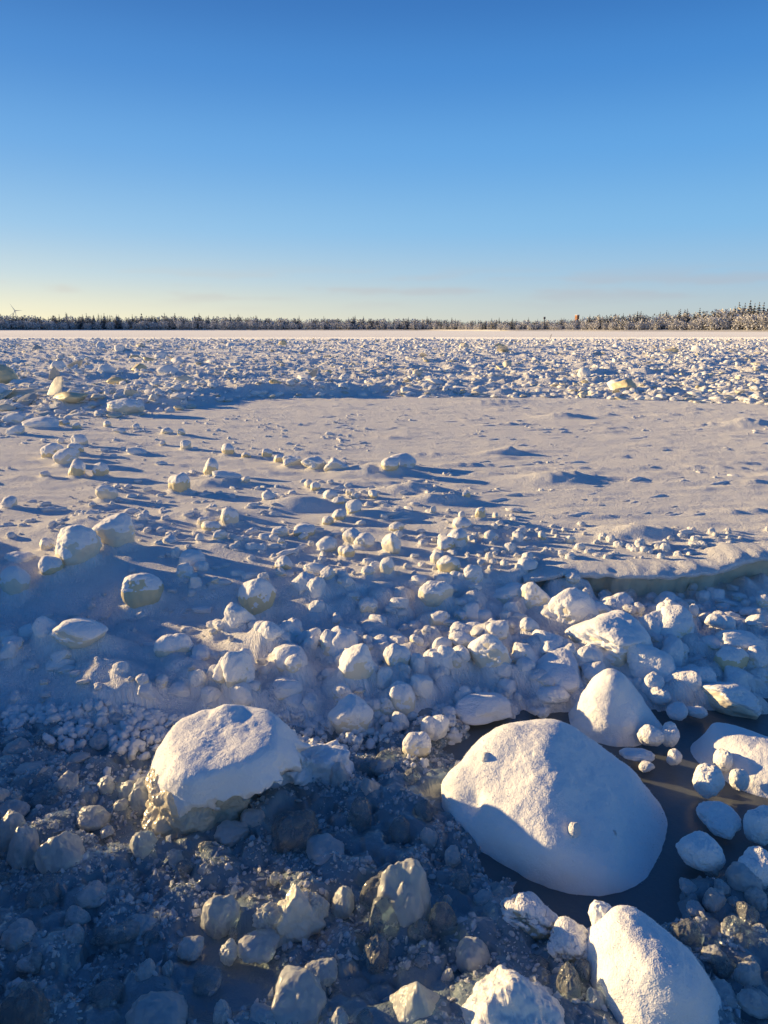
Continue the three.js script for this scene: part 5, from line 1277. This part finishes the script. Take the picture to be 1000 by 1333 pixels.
{ // the pale cone
  const g = hero('ice_cone', [1.17, -.29, -3.42], 0, 'tall pale cone of snow and ice standing in the dark pool', 'ice cone');
  const geo = bulk(40, [U(-.1, 1, 0, .33), U(-1, .42, .15, .19), U(-.45, .4, 1, .20), U(.45, .45, 1, .205), U(1, .75, .3, .225), U(.9, .6, -.6, .22), U(0, .5, -1, .21), U(-.8, .45, -.7, .2), U(0, -1, 0, .1)], 7, .012, 8, 12);
  mesh('snow_body', boxUv(geo, 1), M.domeSnow, g); frostOn(g, geo, 3500, 64, .003, -.1);
}
{ // jagged piece of translucent ice
  const g = hero('ice_peak', [-.30, -.225, -2.07], .3, 'jagged peak of pale translucent ice lit by the sun in the slush', 'ice peak');
  const m = phys({ color: lin(.84, .80, .70), roughness: .42, bumpMap: iceGrain, bumpScale: .012, transmission: .3, thickness: .06, ior: 1.31, attenuationColor: lin(.85, .75, .55), attenuationDistance: .2 });
  mesh('main_crag', bulk(30, [U(-.75, .55, 0, .058), U(.85, .5, .1, .062), U(0, .38, 1, .05), U(0, .3, -1, .05), U(.2, -.3, 1, .07), U(0, -1, 0, .08), U(.1, 1, 0, .21)], 12, .018, 16, 6), m, g);
  const side = body(16, lumpShape(3131, { p: 8, rough: .2, freq: 3 }), .3); side.scale(.1, .1, .08); side.translate(-.085, .015, .0); mesh('side_crag', side, M.wetIce, g);
  const s2 = body(16, lumpShape(3137, { p: 8, rough: .2, freq: 3 }), .3); s2.scale(.09, .1, .09); s2.translate(.07, .0, -.01); mesh('side_crag', s2, m, g);
}
{ // rough mass at the lower edge
  const g = hero('frosted_ice_mound', [.375, -.26, -1.70], 0, 'rough mound of white frosted ice beside a pointed grey ice lump', 'ice mound');
  const geo = bulk(38, [U(0, 1, 0, .15), U(-1, .6, .2, .14), U(1, .6, .2, .14), U(0, .5, 1, .13), U(0, .5, -1, .13), U(0, -1, 0, .1), U(-.7, .7, -.6, .14), U(.6, .8, -.5, .14)], 6, .028, 11, 31);
  mesh('ice_body', geo, phys({ color: lin(.76, .75, .72), roughness: .5, bumpMap: iceGrain, bumpScale: .012, sheen: .3, sheenColor: lin(1, 1, 1), sheenRoughness: .6 }), g); frostOn(g, geo, 2500, 65, .003, .1);
}
{ // pointed grey ice beside it
  const g = mesh('ice_point', bulk(26, [U(-.8, .55, .2, .06), U(.8, .5, .1, .062), U(0, .5, 1, .06), U(0, .4, -1, .06), U(0, -1, 0, .08), U(0, 1, 0, .15)], 11, .008, 12, 16), M.wetIce, scene);
  g.position.set(.095, -.26, -1.73); tag(g, 'smooth pointed grey ice lump beside the frosted ice mound', 'ice lump');
}
{ // two snow topped pieces before the dome
  const make = (x, z, sx, sy, sz, turn, seed, label) => { const g = hero('snow_topped_ice', [x, -.25, z], turn, label, 'ice lump'); const core = body(22, lumpShape(seed, { p: 8, rough: .13, freq: 2.8 }), .3); core.scale(sx, sy, sz); core.computeVertexNormals(); mesh('ice_core', core, phys({ color: lin(.62, .55, .40), roughness: .3, bumpMap: iceGrain, bumpScale: .01, transmission: .25, thickness: .05, ior: 1.31 }), g); const cap = shearUv(capOf(core, .018, .3, seed, 14, .4), 1); mesh('snow_cap', cap, M.lumpSnow, g); frostOn(g, cap, 900, seed, .0026, .2); };
  make(.49, -2.07, .20, .13, .12, -.5, 4100, 'long snow topped ice piece lying before the broad snow dome');
  make(.605, -1.95, .13, .13, .12, .4, 4107, 'lumpy snow topped ice piece between the broad dome and the tilted hump');
}
for (const [x, y, z, s, label] of [[.71, .0, -2.36, .052, 'small egg of snow resting on the flank of the broad snow dome'], [.88, -.035, -2.42, .026, 'tiny crumb of snow resting on the flank of the broad snow dome'], [.43, -.03, -2.74, .05, 'small snow lump tucked against the left shoulder of the broad dome']]) {
  const o = mesh('snow_crumb', variants.heapsnow[3].core, M.lumpSnow, scene); o.position.set(x, domeTop(x, z) + s * .08, z); o.scale.set(s * 1.05, s * 1.2, s * .9); o.rotation.set(.3, s * 90, .35); tag(o, label, 'snow lump');
}

// ------------------------------------------------------------------ drift ice beyond the floe
{
  const geos = [0, 1, 2, 3, 4, 5, 6, 7].map((i) => body(i < 4 ? 4 : 5, lumpShape(5000 + i * 7, i < 5 ? { p: 14, planes: 8, lo: .6, hi: 1.05, rough: .10 } : { p: 7, planes: 12, rough: .08 }), .4));
  const r = rng(909), mats = [M.freshSnow, M.lumpSnow, M.iceCream, M.freshSnow, M.iceYellow, M.freshSnow];
  const put = (o, x, d, s, flat) => { o.position.set(x, land(x, d) + s * flat * .22, -d); o.rotation.set((r() - .5) * .6, r() * 6.28, (r() - .5) * .6); o.scale.set(s * (.8 + r() * .6), s * flat, s * (.7 + r() * .5)); };
  for (let k = 0; k < 260; k++) {
    let x, d; do { const t = r(); d = 16 + 62 * t * t; x = d * (-.62 + 1.22 * r()); } while (d < floeEnd(x, d) + .3);
    const s = (.22 + .5 * Math.pow(r(), 3)) * mix(.85, 1.5, ss(20, 70, d)), gi = Math.floor(r() * 8), mi = Math.floor(r() * 6), flat = gi < 5 ? .28 + .4 * r() : .75;
    const round = gi >= 5, white = mats[mi] === M.lumpSnow || mats[mi] === M.freshSnow;
    const o = mesh(round ? 'drift_boulder' : 'drift_block', geos[gi], mats[mi], scene); put(o, x, d, s, flat);
    tag(o, `${s < .35 ? 'small' : s < .6 ? 'middling' : 'large'} ${white ? 'white' : 'yellowish'} ${round ? 'rounded drift boulder' : flat < .45 ? 'flat drift block' : 'upright drift block'} ${d < 22 ? 'on the floe rim' : d < 30 ? 'close behind the floe' : d < 48 ? 'halfway out in the jumble' : 'far out in the jumble'} ${x / d < -.32 ? 'near the brown boulder' : x / d < 0 ? 'between the brown boulder and midriver' : x / d < .28 ? 'in line with the orange tower' : 'below the highest wood'}`, round ? 'ice boulder' : 'ice block', 'drift ice beyond the floe');
  }
  for (let k = 0; k < 34; k++) { // plates of ice tipped on edge
    let x, d; do { const t = r(); d = 17 + 50 * t * t; x = d * (-.56 + 1.1 * r()); } while (d < floeEnd(x, d) + .3);
    const s = (.32 + .45 * r()) * mix(.8, 1.4, ss(20, 60, d)), o = mesh('drift_plate', geos[k % 4], [M.freshSnow, M.iceCream, M.iceGrey][k % 3], scene);
    o.position.set(x, land(x, d) + s * .12, -d); o.rotation.set((r() - .5) * 1.6, r() * 6.28, (r() - .5) * 1.6); o.scale.set(s * 1.3, s * .16, s);
    tag(o, `${s > .8 ? 'large' : 'middling'} ${['white', 'cream', 'grey'][k % 3]} thin ice plate tipped up ${d < 24 ? 'close behind the floe' : d < 40 ? 'halfway out in the drift ice' : 'far out in the drift ice'}`, 'ice plate', 'tipped plates in the drift ice');
  }
  for (let gi = 0; gi < 8; gi++) {
    const N = 6500, im = new THREE.InstancedMesh(geos[gi].clone(), gi === 3 ? M.iceCream : gi === 6 ? M.lumpSnow : M.freshSnow, N), o = new THREE.Object3D();
    for (let k = 0; k < N; k++) {
      let x, d; do { d = 13 + 107 * Math.pow(r(), 1.5); x = d * (-.8 + 1.5 * r()); } while (d < floeEnd(x, d) - .2 || noise(x * .12, 5.1, d * .42) < -.1 - .3 * r());
      put(o, x, d, (.04 + .30 * Math.pow(r(), 3.4)) * mix(.75, 1.7, ss(20, 120, d)), gi < 5 ? .2 + .35 * r() : .6); o.updateMatrix(); im.setMatrixAt(k, o.matrix);
    }
    im.name = numbered('drift_ice'); scene.add(shade(im)); tag(im, 'jumble of small broken drift ice beyond the floe', null, null, 'stuff');
  }
  // small clods frozen on the floe
  const im = new THREE.InstancedMesh(variants.clod[0].core.clone(), M.freshSnow, 1820), o = new THREE.Object3D();
  for (let k = 0; k < 1500; k++) {
    let x, d, u, ok; do { d = 4.0 + 11 * Math.pow(r(), 1.2); u = -.62 + 1.15 * r(); x = u * d; const c = noise(x * .9, 2, d * .9) + .4 * noise(x * 3, 7, d * 3); const zone = d < 8.2 ? (u < .25 ? -.12 : (d < 6.2 && d > 5.3 ? -.25 : (d < 5 ? -.1 : .5))) : (u < -.02 && d > 10 ? -.05 : (u < .02 ? .12 : .45)); ok = c > zone; } while (!ok || d > floeEnd(x, d));
    const s = .02 + .06 * Math.pow(r(), 2.2); o.position.set(x, land(x, d) + s * .12, -d); o.rotation.set(0, r() * 6.3, 0); o.scale.set(s * (1 + r()), s * (.6 + .5 * r()), s * (.8 + .5 * r())); o.updateMatrix(); im.setMatrixAt(k, o.matrix);
  }
  for (let k = 1500; k < 1820; k++) {
    let x, d; do { d = 6.2 + 12.5 * r(); x = d * (-.1 + .68 * r()); } while (d > floeEnd(x, d) - .2 || noise(x * .7, 8, d * .9) < -.05);
    const s = .010 + .045 * Math.pow(r(), 3); o.position.set(x, land(x, d) - s * .08, -d); o.rotation.set(0, .45 + (r() - .5) * .5, 0); o.scale.set(s * (3 + 5 * r()), s * (.8 + .6 * r()), s * (1.2 + r())); o.updateMatrix(); im.setMatrixAt(k, o.matrix);
  }
  im.name = 'snow_crumbs'; scene.add(shade(im)); tag(im, 'fine crumbs of snow frozen on the floe', null, null, 'stuff');
  const b = mesh('drift_boulder', body(18, lumpShape(6001, { p: 7, rough: .08 }), .8), M.iceYellow, scene); b.position.set(-12.1, .22, -23.5); b.scale.set(1.0, .8, .9); tag(b, 'brownish yellow ice boulder, largest in the drift ice beyond the floe', 'ice boulder');
  const rg = mesh('drift_ridge', body(22, lumpShape(6011, { p: 9, rough: .16, freq: 3 }), .8), M.iceCream, scene); rg.position.set(-9.0, .02, -18.7); rg.scale.set(3.4, .42, .7); rg.rotation.y = -.1; tag(rg, 'long low ridge of bare ice at the far corner of the floe', 'ice ridge');
}

// ------------------------------------------------------------------ far shore
const shoreD = (px) => lerpTable([[-400, 1050], [0, 1050], [200, 1050], [400, 950], [560, 860], [650, 660], [720, 620], [800, 565], [900, 525], [1000, 485], [1300, 440]], px);
{
  const nx = 120, ny = 8, g = gridGeo(nx, ny, (i, j) => { const px = -400 + 1700 * i / (nx - 1), D = shoreD(px) + [0, 3, 10, 40, 150, 500, 1200, 2400][j]; return [(px - 500) / 952 * D, -.3 + [.1, 1.1, 1.6, 2, 3, 3, 3, 3][j] * (1 + .3 * noise(px * .05, j, 1)), -D]; }, .1);
  structure('far_shore', g, M.land, 'low snowy bank of the far shore');
}
const kite = (A, B, wid, th) => { // a thin leafy blade from A to B
  const d = B.clone().sub(A), s = new THREE.Vector3(-d.z, 0, d.x); if (s.lengthSq() < 1e-9) s.set(1, 0, 0); s.normalize().multiplyScalar(wid); const m = A.clone().lerp(B, .55), u = new THREE.Vector3(0, th, 0);
  const P = [A, m.clone().add(s), B, m.clone().sub(s), m.clone().add(u)];
  const out = []; for (const t of [[0, 1, 4], [1, 2, 4], [2, 3, 4], [3, 0, 4], [0, 2, 1], [0, 3, 2]]) for (const q of t) out.push(P[q].x, P[q].y, P[q].z); return out;
};
const fromTris = (a) => { const g = new THREE.BufferGeometry(); g.setAttribute('position', new THREE.Float32BufferAttribute(a, 3)); g.computeVertexNormals(); return g; };
function spruce(seed) { const r = rng(seed), a = [], f = [], n = 11; for (let i = 0; i < n; i++) { const y = .1 + .88 * i / (n - 1), rad = (.27 + .05 * r()) * Math.pow(1.02 - y, .85) + .008; for (let k = 0; k < 6; k++) { const t = k * 1.047 + i * .7 + r() * .6, q = rad * (.65 + .6 * r()), A = new THREE.Vector3(0, y + .03, 0), B = new THREE.Vector3(Math.cos(t) * q, y - .02 - q * .35, Math.sin(t) * q); a.push(...kite(A, B, q * .42, .012)); if (r() < .75) f.push(...kite(A.clone().lerp(B, .45).add(new THREE.Vector3(0, .012, 0)), B.clone().add(new THREE.Vector3(0, .01, 0)), q * .3, .012)); } } return { crown: fromTris(a), frost: fromTris(f), trunk: new THREE.CylinderGeometry(.004, .018, 1, 5).translate(0, .48, 0) }; }
function broad(seed, y0, rx, ry, n, s) { const r = rng(seed), a = [], f = [], tr = [new THREE.CylinderGeometry(.006, .02, .8, 5).translate(0, .4, 0)], nb = 9, c = []; for (let k = 0; k < nb; k++) { const t = k * 2.4 + r(), y = y0 + ry * (.25 + 1.5 * k / nb), q = rx * (.25 + .55 * r()) * Math.sin(Math.PI * clamp((k + 1) / (nb + 1))), p = new THREE.Vector3(Math.cos(t) * q, y, Math.sin(t) * q); c.push(p); const L = p.clone().sub(new THREE.Vector3(0, y - q * 1.2, 0)), g = new THREE.CylinderGeometry(.002, .006, L.length(), 4); g.translate(0, L.length() / 2, 0); g.applyQuaternion(new THREE.Quaternion().setFromUnitVectors(new THREE.Vector3(0, 1, 0), L.clone().normalize())); g.translate(0, y - q * 1.2, 0); tr.push(g); } for (let k = 0; k < n; k++) { const p = c[k % nb], v = new THREE.Vector3(r() - .5, r() - .5, r() - .5).normalize().multiplyScalar(rx * .42 * Math.cbrt(r())), A = p.clone().add(v), B = A.clone().add(v.clone().normalize().multiplyScalar(s * (.6 + r())).add(new THREE.Vector3(0, (r() - .35) * s, 0))); (r() < .5 ? a : f).push(...kite(A, B, s * .38, s * .2)); } return { crown: fromTris(a), frost: fromTris(f), trunk: mergeGeometries(tr) }; }
{
  const kindsT = [
    ...[1, 2, 3].map((s) => ({ ...spruce(s * 31), name: 'spruce_tree', cat: 'spruce', label: 'slender frosted spruce', wide: 1 })),
    ...[1, 2].map((s) => ({ ...broad(s * 57, .34, .3, .34, 90, .10), name: 'pine_tree', cat: 'pine', label: 'frosted pine with a clumped crown', wide: 1 })),
    ...[1, 2, 3].map((s) => ({ ...broad(s * 91, .16, .5, .40, 110, .14), name: 'birch_tree', cat: 'birch', label: 'white frosted broad birch', wide: 1.1 }))];
  const r = rng(3131), spots = [];
  const top = (px) => lerpTable([[-300, 17], [0, 17.5], [180, 16], [230, 16.5], [330, 14.5], [420, 12], [480, 12], [560, 11], [600, 8.5], [690, 7.2], [745, 7.8], [765, 9.8], [800, 10.2], [860, 10.6], [900, 11.6], [950, 14], [1000, 14.5], [1300, 15]], px);
  for (let k = 0; k < 3200; k++) {
    const px = -230 + 1480 * r(), row = Math.pow(r(), 1.4), D = shoreD(px) + 6 + 70 * row, front = row < .12;
    let t = Math.floor(r() * (px < 300 ? 5.6 : 6)); if (front && r() < .85) t = 5 + Math.floor(r() * 3);
    t = Math.min(7, t + (t === 5 && !front ? Math.floor(r() * 3) : 0));
    const spire = t < 3 && r() < .2 ? 1.3 : 1, h = top(px) * (front ? .45 + .3 * r() : .62 + .42 * r()) * spire * (D / shoreD(px));
    spots.push({ px, x: (px - 500) / 952 * D, z: -D, h, t, y: .6 + .9 * row, turn: r() * 6.28, score: h / D * (px > 560 ? 1.6 : 1) * (row < .5 ? 1 : .6) * (px > -20 && px < 1020 ? 1 : .01) * (1 + .2 * r()) });
  }
  spots.sort((a, b) => b.score - a.score);
  const protos = new Map();
  for (const s of spots.slice(0, 280)) {
    const K = kindsT[s.t]; let o;
    if (!protos.has(s.t)) { o = group(K.name); mesh('trunk', K.trunk, M.bark, o); const c = mesh('crown', K.crown, s.t < 5 ? M.needles : M.needlesFrost, o); mesh('hoarfrost', K.frost, s.t < 5 ? M.needlesFrost : M.twigFrost, c).userData.kind = 'stuff'; protos.set(s.t, o); } else { o = protos.get(s.t).clone(); o.name = numbered(K.name); scene.add(o); }
    o.position.set(s.x, s.y, s.z); o.rotation.set(0, s.turn, 0); o.scale.set(s.h * K.wide, s.h, s.h * K.wide); tag(o, `${s.h < 7 ? 'low' : s.h < 10 ? 'middling' : s.h < 13 ? 'tall' : 'very tall'} ${K.label} ${s.px < 120 ? 'below the wind turbines' : s.px < 300 ? 'below the thin masts' : s.px < 560 ? 'in the dark stretch without masts' : s.px < 690 ? 'in the low pale stretch beside the short mast' : s.px < 790 ? 'around the orange tower' : s.px < 900 ? 'on the rising wood past the orange tower' : 'in the highest stretch of the wood'}`, K.cat, 'trees of the far shore');
  }
  const rest = spots.slice(280), o = new THREE.Object3D();
  kindsT.forEach((K, t) => {
    const mine = rest.filter((s) => s.t === t); if (!mine.length) return;
    for (const [geo, mat] of [[K.crown, t < 5 ? M.needles : M.needlesFrost], [K.frost, t < 5 ? M.needlesFrost : M.twigFrost], [K.trunk, M.bark]]) {
      const im = new THREE.InstancedMesh(geo.clone(), mat, mine.length);
      mine.forEach((s, i) => { o.position.set(s.x, s.y, s.z); o.rotation.set(0, s.turn, 0); o.scale.set(s.h * K.wide, s.h, s.h * K.wide); o.updateMatrix(); im.setMatrixAt(i, o.matrix); });
      im.name = numbered('distant_wood'); scene.add(shade(im)); tag(im, 'dense wood massed along the far shore', null, null, 'stuff');
    }
  });
}
// wind turbines far beyond the wood
function turbine(x, z, hub, R, spin, label) {
  const g = group('wind_turbine'); g.position.set(x, 0, z); tag(g, label, 'wind turbine', 'wind turbines beyond the wood');
  mesh('tower', new THREE.CylinderGeometry(1.1, 1.9, hub, 12).translate(0, hub / 2, 0), M.turbine, g);
  mesh('nacelle', new THREE.BoxGeometry(2.8, 2.8, 7).translate(0, hub + 1, 0), M.turbine, g);
  const rot = mesh('hub', new THREE.SphereGeometry(1.7, 12, 8).translate(0, hub + 1, 4.5), M.turbine, g);
  for (let k = 0; k < 3; k++) { const b = new THREE.ConeGeometry(1.9, R, 6).scale(1, 1, .3).translate(0, R / 2 + .6, 0).rotateZ(spin + k * 2.0944).translate(0, hub + 1, 5); mesh('blade', b, M.turbine, rot); }
}
turbine(-1653, -3400, 80.5, 36, -1.53, 'wind turbine standing clear above the wood with one blade level');
turbine(-1885, -3800, 57, 36, -.87, 'wind turbine sunk behind the wood with only its blades showing');
{ // orange tower above the trees
  const D = 900, x = (743 - 500) / 952 * D, g = group('orange_tower'); g.position.set(x, 0, -D); g.rotation.y = .5; tag(g, 'sunlit orange tower rising above the frosted trees', 'tower');
  mesh('wall', new THREE.BoxGeometry(3.6, 17.6, 3.6).translate(0, 8.8, 0), M.brick, g); mesh('roof', new THREE.BoxGeometry(4.1, .5, 4.1).translate(0, 17.85, 0), M.roofSnow, g);
  for (const [a, y] of [[0, 15], [0, 12], [1, 15], [1, 12]]) { const w = new THREE.BoxGeometry(.9, 1.2, .12); w.translate(0, y, 1.82); w.rotateY(a * -1.5708); mesh('window', w, M.glass, g); }
}
function mast(px, D, h, r, label) { const g = group('radio_mast'); g.position.set((px - 500) / 952 * D, 0, -D); tag(g, label, 'mast'); mesh('pole', new THREE.CylinderGeometry(r * .4, r, h, 6).translate(0, h / 2, 0), M.mast, g); mesh('antenna', new THREE.BoxGeometry(r * 3, r * 4, r * 3).translate(0, h * .93, 0), M.mast, g); }
mast(195, 2200, 46, .9, 'thin mast beyond the wood away from the turbines');
mast(157, 2400, 44, .7, 'faint thin mast beyond the wood nearer the turbines');
mast(702, 640, 11.5, .5, 'short dark mast among the low frosted trees beside the orange tower');
{ const g = group('marker_stick'), c = new THREE.CylinderGeometry(.03, .05, .9, 6); c.translate(0, .4, 0); c.rotateZ(-.35); g.position.set(29.7, 0, -134.5); mesh('stick', c, M.stick, g); mesh('twig', new THREE.CylinderGeometry(.015, .02, .35, 5).translate(0, .17, 0).rotateZ(.5).translate(.14, .42, 0), M.stick, g); tag(g, 'leaning dark stick frozen into the ice beyond the drift ice', 'stick'); }

renderer.render(scene, camera);
